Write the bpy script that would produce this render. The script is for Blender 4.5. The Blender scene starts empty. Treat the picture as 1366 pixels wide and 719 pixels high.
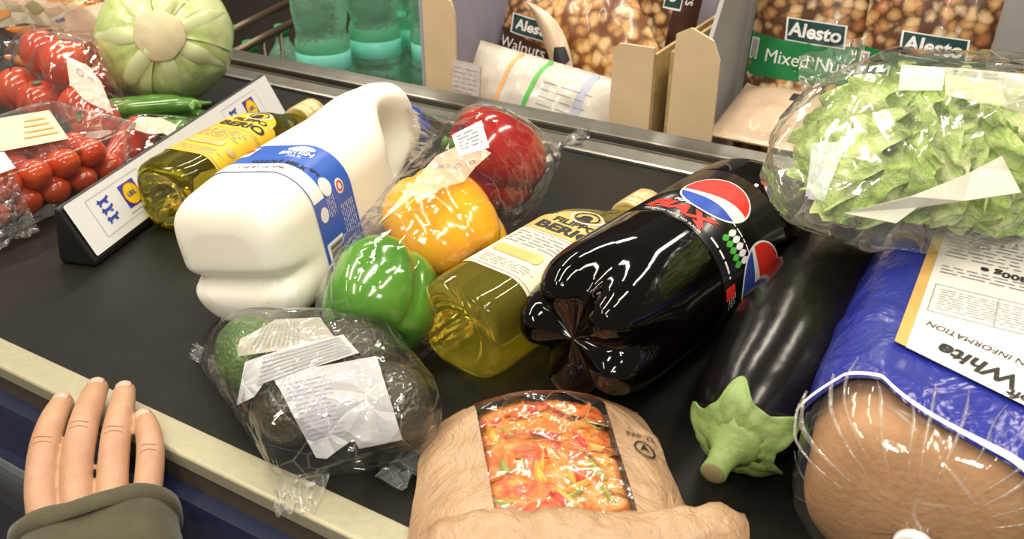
import bpy, bmesh, math, random
from mathutils import Vector, Matrix, Euler, noise
from mathutils.geometry import tessellate_polygon
from mathutils.bvhtree import BVHTree

random.seed(7)
PI = math.pi
SC = bpy.context.scene
COL = SC.collection

# ------------------------------------------------------------------ camera
# metres; X runs along the belt, Y across it (away from the shopper), z = 0 is the belt's surface
cam_d = bpy.data.cameras.new('camera')
cam = bpy.data.objects.new('camera', cam_d)
COL.objects.link(cam)
cam.location = (0, 0, 0.40)
YAW = math.atan2(.504, .864)
PITCH = math.atan2(676, 1183)
cam.rotation_euler = (PI / 2 - PITCH, 0, YAW)
cam_d.sensor_width = 36
cam_d.lens = 1183 / 1366 * 36
cam_d.clip_start = 0.01
cam_d.dof.use_dof = True
cam_d.dof.focus_distance = 0.68
cam_d.dof.aperture_fstop = 13
SC.camera = cam

# ------------------------------------------------------------------ world and lamps
w = bpy.data.worlds.new('world')
SC.world = w
w.use_nodes = True
bg = w.node_tree.nodes['Background']
bg.inputs[0].default_value = (1.0, .95, .86, 1)
bg.inputs[1].default_value = 0.16


def lamp(name, loc, rot, sx, sy, power, col):
    d = bpy.data.lights.new(name, 'AREA')
    d.shape = 'RECTANGLE'; d.size = sx; d.size_y = sy
    d.energy = power; d.color = col
    o = bpy.data.objects.new(name, d)
    COL.objects.link(o)
    o.location = loc; o.rotation_euler = rot
    return o


WARM = (1.0, .90, .74)
for k, (lx, ly) in enumerate([(-2.3, .2), (-.9, .2), (.5, .2), (-2.3, 2.2), (-.9, 2.2), (.5, 2.2), (-1.6, -1.6), (.2, -1.6)]):
    lamp('ceiling_strip_lamp', (lx, ly, 2.1), (0, 0, 0), .16, 1.5, 28, WARM)
# the camera's own flash, just above the lens
lamp('camera_flash', (-.02, -.03, .47), (PI / 2 - PITCH, 0, YAW), .07, .04, 1.1, (1.0, .96, .90))

SC.view_settings.view_transform = 'Standard'
SC.view_settings.look = 'None'
SC.view_settings.gamma = 1
SC.view_settings.use_curve_mapping = False
SC.view_settings.exposure = 0.0
SC.cycles.transparent_max_bounces = 20
SC.cycles.max_bounces = 10
SC.cycles.transmission_bounces = 10


# ------------------------------------------------------------------ node materials
class NT:
    def __init__(s, name):
        s.m = bpy.data.materials.new(name)
        s.m.use_nodes = True
        s.t = s.m.node_tree
        s.t.nodes.clear()
        s.out = s.t.nodes.new('ShaderNodeOutputMaterial')

    def n(s, kind, **kw):
        nd = s.t.nodes.new('ShaderNode' + kind)
        for k, v in kw.items():
            if hasattr(nd, k):
                setattr(nd, k, v)
            else:
                s.put(nd, k, v)
        return nd

    def put(s, nd, k, v):
        key = {'Roughness_': 'Roughness'}.get(k, k.replace('_', ' '))
        sock = nd.inputs[key]
        if isinstance(v, bpy.types.NodeSocket):
            s.t.links.new(v, sock)
        else:
            if isinstance(v, (tuple, list)) and len(v) == 3 and sock.type == 'RGBA':
                v = (*v, 1)
            sock.default_value = v

    def link(s, a, b): s.t.links.new(a, b)

    def coord(s, sc=1.0, kind='Object', scale=None):
        c = s.n('TexCoord')
        mp = s.n('Mapping')
        s.link(c.outputs[kind], mp.inputs[0])
        mp.inputs['Scale'].default_value = scale or (sc, sc, sc)
        return mp.outputs[0]

    def ramp(s, fac, stops, interp='LINEAR'):
        r = s.n('ValToRGB')
        cr = r.color_ramp
        cr.interpolation = interp
        while len(cr.elements) < len(stops):
            cr.elements.new(.5)
        for e, (p, c) in zip(cr.elements, stops):
            e.position = p
            e.color = (*c, 1) if len(c) == 3 else c
        s.link(fac, r.inputs[0])
        return r.outputs[0]

    def noise(s, vec, scale, detail=3, rough=.5, dist=0):
        nd = s.n('TexNoise')
        s.link(vec, nd.inputs['Vector'])
        nd.inputs['Scale'].default_value = scale
        nd.inputs['Detail'].default_value = detail
        nd.inputs['Roughness'].default_value = rough
        nd.inputs['Distortion'].default_value = dist
        return nd.outputs['Fac']

    def voronoi(s, vec, scale, feature='F1', out='Distance', rnd=1.0):
        nd = s.n('TexVoronoi')
        nd.feature = feature
        s.link(vec, nd.inputs['Vector'])
        nd.inputs['Scale'].default_value = scale
        nd.inputs['Randomness'].default_value = rnd
        return nd.outputs[out]

    def math(s, op, a, b=0.0, clamp=False):
        nd = s.n('Math'); nd.operation = op; nd.use_clamp = clamp
        for i, v in enumerate((a, b)):
            if isinstance(v, bpy.types.NodeSocket): s.link(v, nd.inputs[i])
            else: nd.inputs[i].default_value = v
        return nd.outputs[0]

    def mixc(s, fac, a, b, mode='MIX'):
        nd = s.n('MixRGB'); nd.blend_type = mode
        for i, v in enumerate((fac, a, b)):
            if isinstance(v, bpy.types.NodeSocket): s.link(v, nd.inputs[i])
            else: nd.inputs[i].default_value = v if i == 0 else (*v, 1)
        return nd.outputs[0]

    def bump(s, h, strength=.3, dist=.001):
        nd = s.n('Bump')
        nd.inputs['Strength'].default_value = strength
        nd.inputs['Distance'].default_value = dist
        s.link(h, nd.inputs['Height'])
        return nd.outputs[0]

    def principled(s, **kw):
        p = s.n('BsdfPrincipled')
        for k, v in kw.items(): s.put(p, k, v)
        return p

    def done(s, sh):
        s.link(sh.outputs[0] if hasattr(sh, 'outputs') else sh, s.out.inputs[0])
        return s.m


def simple(name, col, rough=.5, metal=0.0, var=.06, nscale=60, bump=0.0, bscale=200, coat=0.0, sss=0.0, **kw):
    t = NT(name)
    v = t.coord()
    f = t.noise(v, nscale, 3)
    lo = tuple(max(0, c * (1 - var)) for c in col)
    hi = tuple(min(1, c * (1 + var)) for c in col)
    c = t.ramp(f, [(.3, lo), (.7, hi)])
    args = dict(Base_Color=c, Roughness=rough, Metallic=metal)
    if bump:
        args['Normal'] = t.bump(t.noise(v, bscale, 4), bump, .001)
    if coat:
        args['Coat_Weight'] = coat
        args['Coat_Roughness'] = .06
    if sss:
        args['Subsurface_Weight'] = sss
        args['Subsurface_Scale'] = .006
        args['Subsurface_Radius'] = (1, .5, .3)
    args.update(kw)
    return t.done(t.principled(**args))


def film_mat(name, tint=(.985, .985, .975), haze=.008, gloss=1.0, rough=.07, scale=16, bump=.35, hazecol=(.9, .9, .86), base=.0):
    """thin clear packaging film: mostly see-through, wrinkled, glossy"""
    t = NT(name)
    v = t.coord()
    n1 = t.noise(v, scale, 3, .55, .8)
    ridge = t.math('ABSOLUTE', t.math('SUBTRACT', n1, .5))
    n2 = t.noise(v, scale * 3.1, 2, .5, .5)
    ridge2 = t.math('ABSOLUTE', t.math('SUBTRACT', n2, .5))
    # flat facets that meet in straight creases
    wn = t.n('TexNoise'); t.link(v, wn.inputs['Vector']); wn.inputs['Scale'].default_value = scale * .6
    vm = t.n('VectorMath'); vm.operation = 'MULTIPLY_ADD'
    t.link(wn.outputs['Color'], vm.inputs[0]); vm.inputs[1].default_value = (.35 / scale,) * 3; t.link(v, vm.inputs[2])
    edge = t.voronoi(vm.outputs[0], scale * 1.5, 'DISTANCE_TO_EDGE')
    h = t.math('ADD', t.math('MULTIPLY', edge, .9), t.math('ADD', t.math('MULTIPLY', ridge, .28), t.math('MULTIPLY', ridge2, .05)))
    nm = t.bump(h, bump, .02)
    fr = t.n('Fresnel')
    # the node inverts the index on back faces: feed it so that both sides reflect alike
    back = t.n('NewGeometry').outputs['Backfacing']
    ior = t.math('ADD', t.math('MULTIPLY', back, 1 / 1.48 - 1.48), 1.48)
    t.link(ior, fr.inputs['IOR'])
    t.link(nm, fr.inputs['Normal'])
    fac = t.math('ADD', t.math('MULTIPLY', fr.outputs[0], gloss), base, True)
    tr = t.n('BsdfTransparent', Color=tint)
    df = t.n('BsdfDiffuse', Color=hazecol)
    t.link(nm, df.inputs['Normal'])
    # highlights along the creases, put into the colour as milky white lines
    crease = t.math('MULTIPLY', t.ramp(edge, [(0.0, (1, 1, 1)), (.022, (0, 0, 0))]), t.ramp(n1, [(.45, (0, 0, 0)), (.62, (1, 1, 1))]))
    hz = t.math('ADD', t.math('MULTIPLY', crease, min(haze * 12, .38)), haze, True)
    m1 = t.n('MixShader')
    t.link(hz, m1.inputs[0]); t.link(tr.outputs[0], m1.inputs[1]); t.link(df.outputs[0], m1.inputs[2])
    gl = t.n('BsdfGlossy', Roughness=rough, Color=(1, 1, 1))
    t.link(nm, gl.inputs['Normal'])
    m2 = t.n('MixShader')
    t.link(fac, m2.inputs[0]); t.link(m1.outputs[0], m2.inputs[1]); t.link(gl.outputs[0], m2.inputs[2])
    return t.done(m2)


def glass_mat(name, col, rough=.02, ior=1.45, bump=0.0, clear=1.0):
    t = NT(name)
    v = t.coord()
    a = dict(Base_Color=col, Roughness=rough, IOR=ior, Transmission_Weight=clear)
    if bump:
        a['Normal'] = t.bump(t.noise(v, 60, 2), bump, .004)
    return t.done(t.principled(**a))


def nuts_mat(name, scale, cols, seed=0.0, dark=(.10, .04, .015)):
    """printed photograph of nuts"""
    t = NT(name)
    c0 = t.coord(1, 'Object', (1, 1, 1))
    wob = t.n('TexNoise'); wob.inputs['Scale'].default_value = scale * .9
    t.link(c0, wob.inputs['Vector'])
    vec = t.n('VectorMath'); vec.operation = 'MULTIPLY_ADD'
    t.link(wob.outputs['Color'], vec.inputs[0])
    vec.inputs[1].default_value = (.9 / scale,) * 3
    t.link(c0, vec.inputs[2])
    vec = vec.outputs[0]
    d = t.voronoi(vec, scale, 'F1')
    cc = t.voronoi(vec, scale, 'F1', 'Color')
    sep = t.n('SeparateColor'); t.link(cc, sep.inputs[0])
    n = len(cols)
    base = t.ramp(sep.outputs[0], [((i + .5) / n, c) for i, c in enumerate(cols)], 'CONSTANT')
    streak = t.noise(vec, scale * 2.2, 4, .65, 1.5)
    base = t.mixc(t.math('MULTIPLY', streak, .5), base, (.62, .34, .13))
    pale = t.ramp(d, [(.05, (1, 1, 1)), (.30, (0, 0, 0))])
    base = t.mixc(t.math('MULTIPLY', pale, .35), base, (.90, .78, .58))
    e = t.ramp(d, [(.34, (0, 0, 0)), (.68, (1, 1, 1))])
    base = t.mixc(e, base, dark)
    return t.done(t.principled(Base_Color=base, Roughness=.3, Coat_Weight=.3))


# ------------------------------------------------------------------ mesh helpers
def T(loc=(0, 0, 0), rz=0, rx=0, ry=0):
    return Matrix.Translation(loc) @ Matrix.Rotation(rz, 4, 'Z') @ Matrix.Rotation(rx, 4, 'X') @ Matrix.Rotation(ry, 4, 'Y')


def thing(name, label, cat, loc=(0, 0, 0), rz=0, group=None, rx=0, ry=0, sc=1.0):
    o = bpy.data.objects.new(name, None)
    COL.objects.link(o)
    o.empty_display_size = .02
    o.matrix_world = T(loc, rz, rx, ry) @ Matrix.Scale(sc, 4)
    o['label'] = label; o['category'] = cat
    if group: o['group'] = group
    return o


def tag(o, label, cat, group=None):
    o['label'] = label; o['category'] = cat
    if group: o['group'] = group
    return o


def mesh(name, verts, faces, mat, parent=None, smooth=True, M=None):
    me = bpy.data.meshes.new(name)
    me.from_pydata([tuple(v) for v in verts], [], faces)
    me.update()
    if smooth:
        me.polygons.foreach_set('use_smooth', [True] * len(me.polygons))
    if mat: me.materials.append(mat)
    o = bpy.data.objects.new(name, me)
    COL.objects.link(o)
    if parent is not None: o.parent = parent
    if M is not None: o.matrix_local = M
    return o


def bm_obj(name, bm, mat, parent=None, smooth=True, M=None):
    me = bpy.data.meshes.new(name)
    bm.to_mesh(me); bm.free()
    if smooth:
        me.polygons.foreach_set('use_smooth', [True] * len(me.polygons))
    if mat: me.materials.append(mat)
    o = bpy.data.objects.new(name, me)
    COL.objects.link(o)
    if parent is not None: o.parent = parent
    if M is not None: o.matrix_local = M
    return o


def bevel(o, wdt, seg=2, ang=.6):
    m = o.modifiers.new('bevel', 'BEVEL'); m.width = wdt; m.segments = seg; m.limit_method = 'ANGLE'; m.angle_limit = ang
    return o


def solid(o, th, off=-1):
    m = o.modifiers.new('solid', 'SOLIDIFY'); m.thickness = th; m.offset = off
    return o


def subsurf(o, lv=1):
    m = o.modifiers.new('sub', 'SUBSURF'); m.levels = lv; m.render_levels = lv
    return o


def box(name, c, s, mat, parent=None, bev=0, M=None):
    x, y, z = (k / 2 for k in s)
    vs = [(c[0] + i * x, c[1] + j * y, c[2] + k * z) for i in (-1, 1) for j in (-1, 1) for k in (-1, 1)]
    fs = [(0, 1, 3, 2), (4, 6, 7, 5), (0, 4, 5, 1), (2, 3, 7, 6), (0, 2, 6, 4), (1, 5, 7, 3)]
    o = mesh(name, vs, fs, mat, parent, False, M)
    if bev: bevel(o, bev)
    return o


def prism(name, prof, x0, x1, mat, parent=None, M=None):
    """profile of (y, z) extruded along x"""
    n = len(prof)
    vs = [(x0, y, z) for y, z in prof] + [(x1, y, z) for y, z in prof]
    fs = [(i, (i + 1) % n, n + (i + 1) % n, n + i) for i in range(n)] + [tuple(range(n))[::-1], tuple(range(n, 2 * n))]
    return mesh(name, vs, fs, mat, parent, False, M)


def rr(t, wd, ht, r):
    """point and normal at fraction t of a rounded rectangle's outline, from top centre towards +x"""
    r = max(min(r, wd / 2 - 1e-6, ht / 2 - 1e-6), 1e-6)
    a, b = wd / 2 - r, ht / 2 - r
    arc = PI * r / 2
    per = 4 * a + 4 * b + 4 * arc
    s = (t % 1.0) * per
    segs = [('l', a, (0, b + r), (1, 0)), ('a', arc, (a, b), PI / 2), ('l', 2 * b, (a + r, b), (0, -1)), ('a', arc, (a, -b), 0),
            ('l', 2 * a, (a, -b - r), (-1, 0)), ('a', arc, (-a, -b), -PI / 2), ('l', 2 * b, (-a - r, -b), (0, 1)), ('a', arc, (-a, b), -PI),
            ('l', a, (-a, b + r), (1, 0))]
    for kd, L, c, d in segs:
        if s <= L + 1e-12:
            if kd == 'l':
                nrm = (-d[1], d[0])
                return (c[0] + d[0] * s, c[1] + d[1] * s), nrm
            ang = d - s / r
            return (c[0] + r * math.cos(ang), c[1] + r * math.sin(ang)), (math.cos(ang), math.sin(ang))
        s -= L
    return (0, b + r), (0, 1)


def rr_per(wd, ht, r):
    return 2 * wd + 2 * ht - 8 * r + 2 * PI * r


def interp(keys, y):
    """monotone cubic through rows (y, a, b, ...)"""
    n = len(keys)
    if y <= keys[0][0]: return list(keys[0][1:])
    if y >= keys[-1][0]: return list(keys[-1][1:])
    for i in range(n - 1):
        if keys[i][0] <= y <= keys[i + 1][0]: break
    h = keys[i + 1][0] - keys[i][0]
    if h < 1e-9: return list(keys[i + 1][1:])
    t = (y - keys[i][0]) / h
    out = []
    for c in range(1, len(keys[0])):
        def slope(j):
            if j <= 0 or j >= n - 1: return None
            d0 = (keys[j][c] - keys[j - 1][c]) / max(1e-9, keys[j][0] - keys[j - 1][0])
            d1 = (keys[j + 1][c] - keys[j][c]) / max(1e-9, keys[j + 1][0] - keys[j][0])
            return 0 if d0 * d1 <= 0 else 2 * d0 * d1 / (d0 + d1)
        d = (keys[i + 1][c] - keys[i][c]) / h
        m0, m1 = slope(i), slope(i + 1)
        m0 = d if m0 is None else m0
        m1 = d if m1 is None else m1
        p0, p1 = keys[i][c], keys[i + 1][c]
        out.append((2 * t ** 3 - 3 * t * t + 1) * p0 + (t ** 3 - 2 * t * t + t) * h * m0 + (-2 * t ** 3 + 3 * t * t) * p1 + (t ** 3 - t * t) * h * m1)
    return out


def loft(name, rows, mat, parent=None, N=48, disp=None, M=None, caps=(True, True)):
    """rows of (y, cx, cz, w, h, r): rounded-rectangle sections along +y"""
    vs, fs = [], []
    for row in rows:
        y, cx, cz, wd, ht, r = row
        for k in range(N):
            (px, pz), _n = rr(k / N, wd, ht, r)
            p = Vector((cx + px, y, cz + pz))
            vs.append(disp(p) if disp else p)
    R = len(rows)
    for i in range(R - 1):
        for k in range(N):
            a, b = i * N + k, i * N + (k + 1) % N
            fs.append((a, b, b + N, a + N))
    for end, i in ((0, 0), (1, R - 1)):
        if caps[end]:
            c = sum((vs[i * N + k] for k in range(N)), Vector()) / N
            vs.append(c); ci = len(vs) - 1
            for k in range(N):
                a, b = i * N + k, i * N + (k + 1) % N
                fs.append((b, a, ci) if end == 0 else (a, b, ci))
    return mesh(name, vs, fs, mat, parent, True, M)


def rows_of(keys, n=40):
    y0, y1 = keys[0][0], keys[-1][0]
    ys = sorted(set([y0 + (y1 - y0) * i / n for i in range(n + 1)] + [k[0] for k in keys]))
    return [(y, *interp(keys, y)) for y in ys]


def lathe(name, prof, mat, parent=None, N=40, M=None, axis='Y', caps=True, mod=None):
    """profile of (axial, radius)"""
    vs, fs = [], []
    for a, r in prof:
        for k in range(N):
            t = 2 * PI * k / N
            rad = mod(a, r, t) if mod else r
            c, s = rad * math.sin(t), rad * math.cos(t)
            vs.append((c, a, s) if axis == 'Y' else (c, -s, a))
    R = len(prof)
    for i in range(R - 1):
        for k in range(N):
            a, b = i * N + k, i * N + (k + 1) % N
            fs.append((a, b, b + N, a + N))
    if caps:
        fs.append(tuple(range(N))[::-1]); fs.append(tuple(range((R - 1) * N, R * N)))
    o = mesh(name, vs, fs, mat, parent, True, M)
    return o


def grid(name, fn, nu, nv, mat, parent=None, M=None, smooth=True, close_u=False):
    vs = [fn(i / nu, j / nv) for j in range(nv + 1) for i in range(nu + (0 if close_u else 1))]
    W = nu if close_u else nu + 1
    fs = []
    for j in range(nv):
        for i in range(nu):
            a, b = j * W + i, j * W + (i + 1) % W
            fs.append((a, b, b + W, a + W))
    return mesh(name, vs, fs, mat, parent, smooth, M)


def finer(bm, L, it=5):
    for _ in range(it):
        es = [e for e in bm.edges if e.calc_length() > L]
        if not es: break
        bmesh.ops.subdivide_edges(bm, edges=es, cuts=1)
        bmesh.ops.triangulate(bm, faces=[f for f in bm.faces if len(f.verts) > 3])


_text_cache = {}


def text2d(s, bold=0.0, space=1.0):
    k = (s, bold, space)
    if k not in _text_cache:
        cu = bpy.data.curves.new('t', 'FONT')
        cu.body = s; cu.size = 1.0; cu.align_x = 'CENTER'; cu.align_y = 'CENTER'; cu.resolution_u = 3
        cu.offset = bold; cu.space_character = space
        o = bpy.data.objects.new('t', cu)
        me = o.to_mesh()
        vs = [(v.co.x, v.co.y) for v in me.vertices]
        fs = [tuple(p.vertices) for p in me.polygons]
        o.to_mesh_clear()
        bpy.data.objects.remove(o); bpy.data.curves.remove(cu)
        _text_cache[k] = (vs, fs)
    return _text_cache[k]


class Print:
    """collects flat shapes in label coordinates (u, v) and links them as one mesh laid on surface S(u, v, offset)"""
    def __init__(s, S, off=.0004, fine=.006):
        s.S, s.off, s.fine = S, off, fine
        s.vs, s.fs = [], []

    def add(s, vs, fs):
        b = len(s.vs)
        s.vs += vs; s.fs += [tuple(b + i for i in f) for f in fs]

    def text(s, body, u, v, size, rot=0, bold=0.0, sx=1.0, shear=0.0, space=1.0):
        vs, fs = text2d(body, bold, space)
        c, n = math.cos(rot), math.sin(rot)
        o = []
        for x, y in vs:
            x, y = (x + shear * y) * size * sx, y * size
            o.append((u + x * c - y * n, v + x * n + y * c))
        s.add(o, fs)
        return s

    def rect(s, u, v, wd, ht, rot=0):
        c, n = math.cos(rot), math.sin(rot)
        s.add([(u + x * c - y * n, v + x * n + y * c) for x, y in ((-wd / 2, -ht / 2), (wd / 2, -ht / 2), (wd / 2, ht / 2), (-wd / 2, ht / 2))], [(0, 1, 2, 3)])
        return s

    def poly(s, pts):
        tris = tessellate_polygon([[Vector((x, y, 0)) for x, y in pts]])
        s.add([tuple(p) for p in pts], [tuple(t) for t in tris])
        return s

    def disc(s, u, v, r, ry=None, n=28):
        return s.poly([(u + r * math.cos(2 * PI * k / n), v + (ry or r) * math.sin(2 * PI * k / n)) for k in range(n)])

    def ring(s, u, v, r, t, ry=None, n=28):
        ry = ry or r
        o = []
        for k in range(n):
            a = 2 * PI * k / n
            o += [(u + r * math.cos(a), v + ry * math.sin(a)), (u + (r - t) * math.cos(a), v + (ry - t) * math.sin(a))]
        s.add(o, [(2 * k, (2 * k + 2) % (2 * n), (2 * k + 3) % (2 * n), 2 * k + 1) for k in range(n)])
        return s

    def lines(s, u0, u1, v0, v1, rows, th=.35, seed=1, ragged=.25, words=True, vert=False):
        """rows of fine print, each a run of word-long dashes"""
        R = random.Random(seed)
        dv = (v1 - v0) / rows
        for k in range(rows):
            v = v0 + dv * (k + .5)
            u = u0
            end = u1 - (u1 - u0) * ragged * R.random()
            while u < end:
                L = dv * R.uniform(.8, 3.2) if words else end - u
                L = min(L, end - u)
                if vert: s.rect(v, u + L / 2, dv * th, L)
                else: s.rect(u + L / 2, v, L, dv * th)
                u += L + dv * .5
        return s

    def bars(s, u0, u1, v0, v1, n=22, seed=3):
        R = random.Random(seed)
        du = (u1 - u0) / n
        for k in range(n):
            s.rect(u0 + du * (k + .5), (v0 + v1) / 2, du * R.choice((.3, .5, .75)), v1 - v0)
        return s

    def outline(s, u0, u1, v0, v1, t):
        s.rect((u0 + u1) / 2, v0, u1 - u0, t); s.rect((u0 + u1) / 2, v1, u1 - u0, t)
        s.rect(u0, (v0 + v1) / 2, t, v1 - v0); s.rect(u1, (v0 + v1) / 2, t, v1 - v0)
        return s

    def build(s, name, mat, parent, M=None):
        bm = bmesh.new()
        vv = [bm.verts.new((x, y, 0)) for x, y in s.vs]
        for f in s.fs:
            try: bm.faces.new([vv[i] for i in f])
            except ValueError: pass
        bmesh.ops.triangulate(bm, faces=bm.faces[:])
        if s.fine: finer(bm, s.fine)
        for v in bm.verts:
            v.co = s.S(v.co.x, v.co.y, s.off)
        return bm_obj(name, bm, mat, parent, True, M)


def plane_S(o, ux, uy):
    o, ux, uy = Vector(o), Vector(ux).normalized(), Vector(uy).normalized()
    n = ux.cross(uy)
    return lambda u, v, off=0: o + ux * u + uy * v + n * off


def sec_S(keys, u_ref=None):
    """label surface on a loft: u metres round the outline from the top towards +x, v along y"""
    def S(u, v, off=0):
        cx, cz, wd, ht, r = interp(keys, v)
        r = min(r, wd / 2 - 1e-6, ht / 2 - 1e-6)
        per = rr_per(wd, ht, r)
        (x, z), (nx, nz) = rr(u / per, wd, ht, r)
        return Vector((cx + x + nx * off, v, cz + z + nz * off))
    return S


def rounded(u0, u1, v0, v1, r, n=5):
    o = []
    for cx, cy, a0 in ((u1 - r, v1 - r, 0), (u0 + r, v1 - r, PI / 2), (u0 + r, v0 + r, PI), (u1 - r, v0 + r, 1.5 * PI)):
        for k in range(n + 1):
            a = a0 + PI / 2 * k / n
            o.append((cx + r * math.cos(a), cy + r * math.sin(a)))
    return o


def wpts(o, step=1, grow=0.0):
    """world points of an object and all its children"""
    bpy.context.view_layer.update()
    out = []
    st = [o]
    while st:
        q = st.pop(); st += list(q.children)
        if q.type == 'MESH':
            mw = q.matrix_world; r3 = mw.to_3x3()
            mid = sum((Vector(c) for c in q.bound_box), Vector()) / 8
            for i, v in enumerate(q.data.vertices):
                if i % step == 0:
                    nv = (r3 @ v.normal).normalized()
                    if nv.dot(r3 @ (v.co - mid)) < 0: nv = -nv
                    out.append(mw @ v.co + nv * grow)
    return out


def hull_film(name, pts, mat, parent, L=.014, amp=.002, freq=45, zmin=.0008, smooth=2, seed=0, floor_at=None, avoid=()):
    """film stretched over points (world space) like shrink-wrap: hull, refined, wrinkled outwards"""
    bm = bmesh.new()
    vs = [bm.verts.new(p) for p in pts]
    r = bmesh.ops.convex_hull(bm, input=vs)
    dead = list({g for g in r['geom_interior'] + r['geom_unused'] if isinstance(g, bmesh.types.BMVert)})
    bmesh.ops.delete(bm, geom=dead, context='VERTS')
    loose = [v for v in bm.verts if not v.link_faces]
    bmesh.ops.delete(bm, geom=loose, context='VERTS')
    finer(bm, L, 7)
    for _ in range(smooth):
        bmesh.ops.smooth_vert(bm, verts=bm.verts[:], factor=.4, use_axis_x=True, use_axis_y=True, use_axis_z=True)
    bmesh.ops.recalc_face_normals(bm, faces=bm.faces[:])
    bm.normal_update()
    base = parent.matrix_world.inverted() if parent else Matrix()
    sd = Vector((seed * 3.1, seed * 1.7, seed))
    for v in bm.verts:
        nz = noise.noise(v.co * freq + sd)
        rg = 1 - abs(noise.noise(v.co * freq * .6 + sd)) * 3
        v.co = v.co + v.normal * (amp * (.6 + nz * .5 + max(rg, 0) * .6))
        v.co.z = max(v.co.z, floor_at(v.co) if floor_at else zmin)
    # the film gives way to whatever it is pressed against
    for ob in avoid:
        gap = .0075 if ob.name.startswith('heart') else .0018
        bpy.context.view_layer.update()
        mw = ob.matrix_world
        tree = BVHTree.FromPolygons([mw @ v.co for v in ob.data.vertices], [tuple(p.vertices) for p in ob.data.polygons])
        mid = mw @ (sum((Vector(c) for c in ob.bound_box), Vector()) / 8)
        for v in bm.verts:
            loc, nrm, _i, dist = tree.find_nearest(v.co, .06)
            if loc is None: continue
            if nrm.dot(loc - mid) < 0: nrm = -nrm
            side = (v.co - loc).dot(nrm)
            if side < gap and dist < .05: v.co = loc + nrm * gap
    bm.transform(base)
    return bm_obj(name, bm, mat, parent)


def fin(name, a, b, dirn, length, mat, parent, nu=14, nv=6, ruf=.003, seed=0, flare=1.0):
    """ruffled flat end seal of a bag, from edge a-b outwards (world space)"""
    base = parent.matrix_world.inverted()
    a, b, dirn = Vector(a), Vector(b), Vector(dirn).normalized()
    mid = (a + b) / 2
    up = (b - a).cross(dirn).normalized()

    def fn(u, v):
        e = mid + (a + (b - a) * u - mid) * (1 + (flare - 1) * v)
        k = noise.noise(Vector((u * 6 + seed, v * 2, seed)))
        p = e + dirn * length * v * (1 + .15 * noise.noise(Vector((u * 4, seed, 0)))) + up * ruf * (k + .6 * math.sin(u * 23 + seed)) * (.3 + v)
        p.z = max(p.z, .0034)
        return base @ p
    return grid(name, fn, nu, nv, mat, parent)

# ------------------------------------------------------------------ materials
M_belt = simple('belt_rubber', (.0072, .0070, .0048), .50, var=.25, nscale=35, bump=.15, bscale=900, Specular_IOR_Level=.22)
M_rail = simple('pale_rail_metal', (.40, .37, .255), .45, .35, var=.06, nscale=220)
M_rail_dark = simple('grey_rail_metal', (.125, .12, .105), .36, .85, var=.1, nscale=50)
M_rail_lip = simple('bright_rail_lip', (.33, .32, .28), .30, .9)
M_navy = simple('navy_plastic', (.012, .016, .045), .35, coat=.2)
M_brown_edge = simple('brown_shadow_gap', (.05, .038, .026), .6)
M_tube = simple('dark_bumper_tube', (.06, .065, .075), .32, .3)
M_black = simple('black_plastic', (.010, .010, .011), .45)
M_white_pl = simple('white_plastic', (.80, .80, .80), .35, var=.02)
M_paper = simple('white_paper', (.80, .78, .74), .6, var=.03)
M_ink = simple('black_ink', (.012, .012, .014), .55)
M_grey_ink = simple('grey_ink', (.28, .28, .30), .6)
M_lav_ink = simple('lavender_ink', (.42, .44, .56), .6)
M_blue_ink = simple('blue_ink', (.035, .07, .38), .5)
M_red_ink = simple('red_ink', (.72, .03, .02), .45)
M_yellow_ink = simple('yellow_ink', (.85, .62, .02), .45)
M_white_ink = simple('white_ink', (.85, .85, .85), .45, var=.02)
M_green_ink = simple('green_ink', (.08, .45, .06), .45)
M_orange_ink = simple('orange_ink', (.85, .38, .12), .5)
M_film = film_mat('clear_film')
M_film_soft = film_mat('soft_clear_film', haze=.012, scale=20, gloss=1.1)
M_seal = film_mat('sealed_film', haze=.10, scale=60, gloss=1.4, rough=.12, bump=.6)
M_floor = simple('shop_floor', (.10, .09, .08), .4)

# ------------------------------------------------------------------ setting
fl = box('floor', (0, .9, -.86), (9, 8, .02), M_floor)
fl['kind'] = 'structure'
fl['label'] = 'dark shop floor under the checkout'

# ------------------------------------------------------------------ checkout counter
ck = thing('checkout_counter', 'checkout counter with black conveyor belt between two metal rails', 'counter', (0, .59, -.85))
MC = ck.matrix_world.inverted()
bl = prism('conveyor_belt', [(.3015, 0), (.883, 0), (.883, -.012), (.3015, -.012)], -2.6, .9, M_belt, ck, MC)
prism('bed', [(.28, -.014), (.936, -.014), (.936, -.85), (.28, -.85)], -2.6, .9, M_black, ck, MC)
nr = prism('front_rail', [(.302, .0015), (.279, .0025), (.277, .001), (.277, -.009), (.302, -.012)], -2.6, .9, M_rail, ck, MC)
bevel(nr, .0008)
nr['label'] = 'flat pale metal strip along the near edge of the belt'
prism('shadow_gap', [(.2785, -.009), (.276, -.022), (.279, -.024)], -2.6, .9, M_brown_edge, ck, MC)
prism('bumper_strip', [(.279, -.022), (.264, -.021), (.262, -.026), (.254, -.055), (.250, -.06), (.279, -.062)], -2.6, .9, M_navy, ck, MC)
tb = []
for k in range(13):
    a = PI / 2 + PI * k / 12
    tb.append((.252 + .014 * math.cos(a), -.077 + .016 * math.sin(a)))
o = prism('bumper_tube', tb + [(.279, -.093), (.279, -.061)], -2.6, .9, M_tube, ck, MC)
for k in range(4):
    z = -.095 - k * .009
    prism('bumper_rib', [(.279, z), (.249 + k * .002, z), (.247 + k * .002, z - .003), (.249 + k * .002, z - .006), (.279, z - .007)], -2.6, .9, M_tube, ck, MC)
prism('kick_panel', [(.279, -.132), (.262, -.132), (.262, -.84), (.279, -.84)], -2.6, .9, M_navy, ck, MC)
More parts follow.
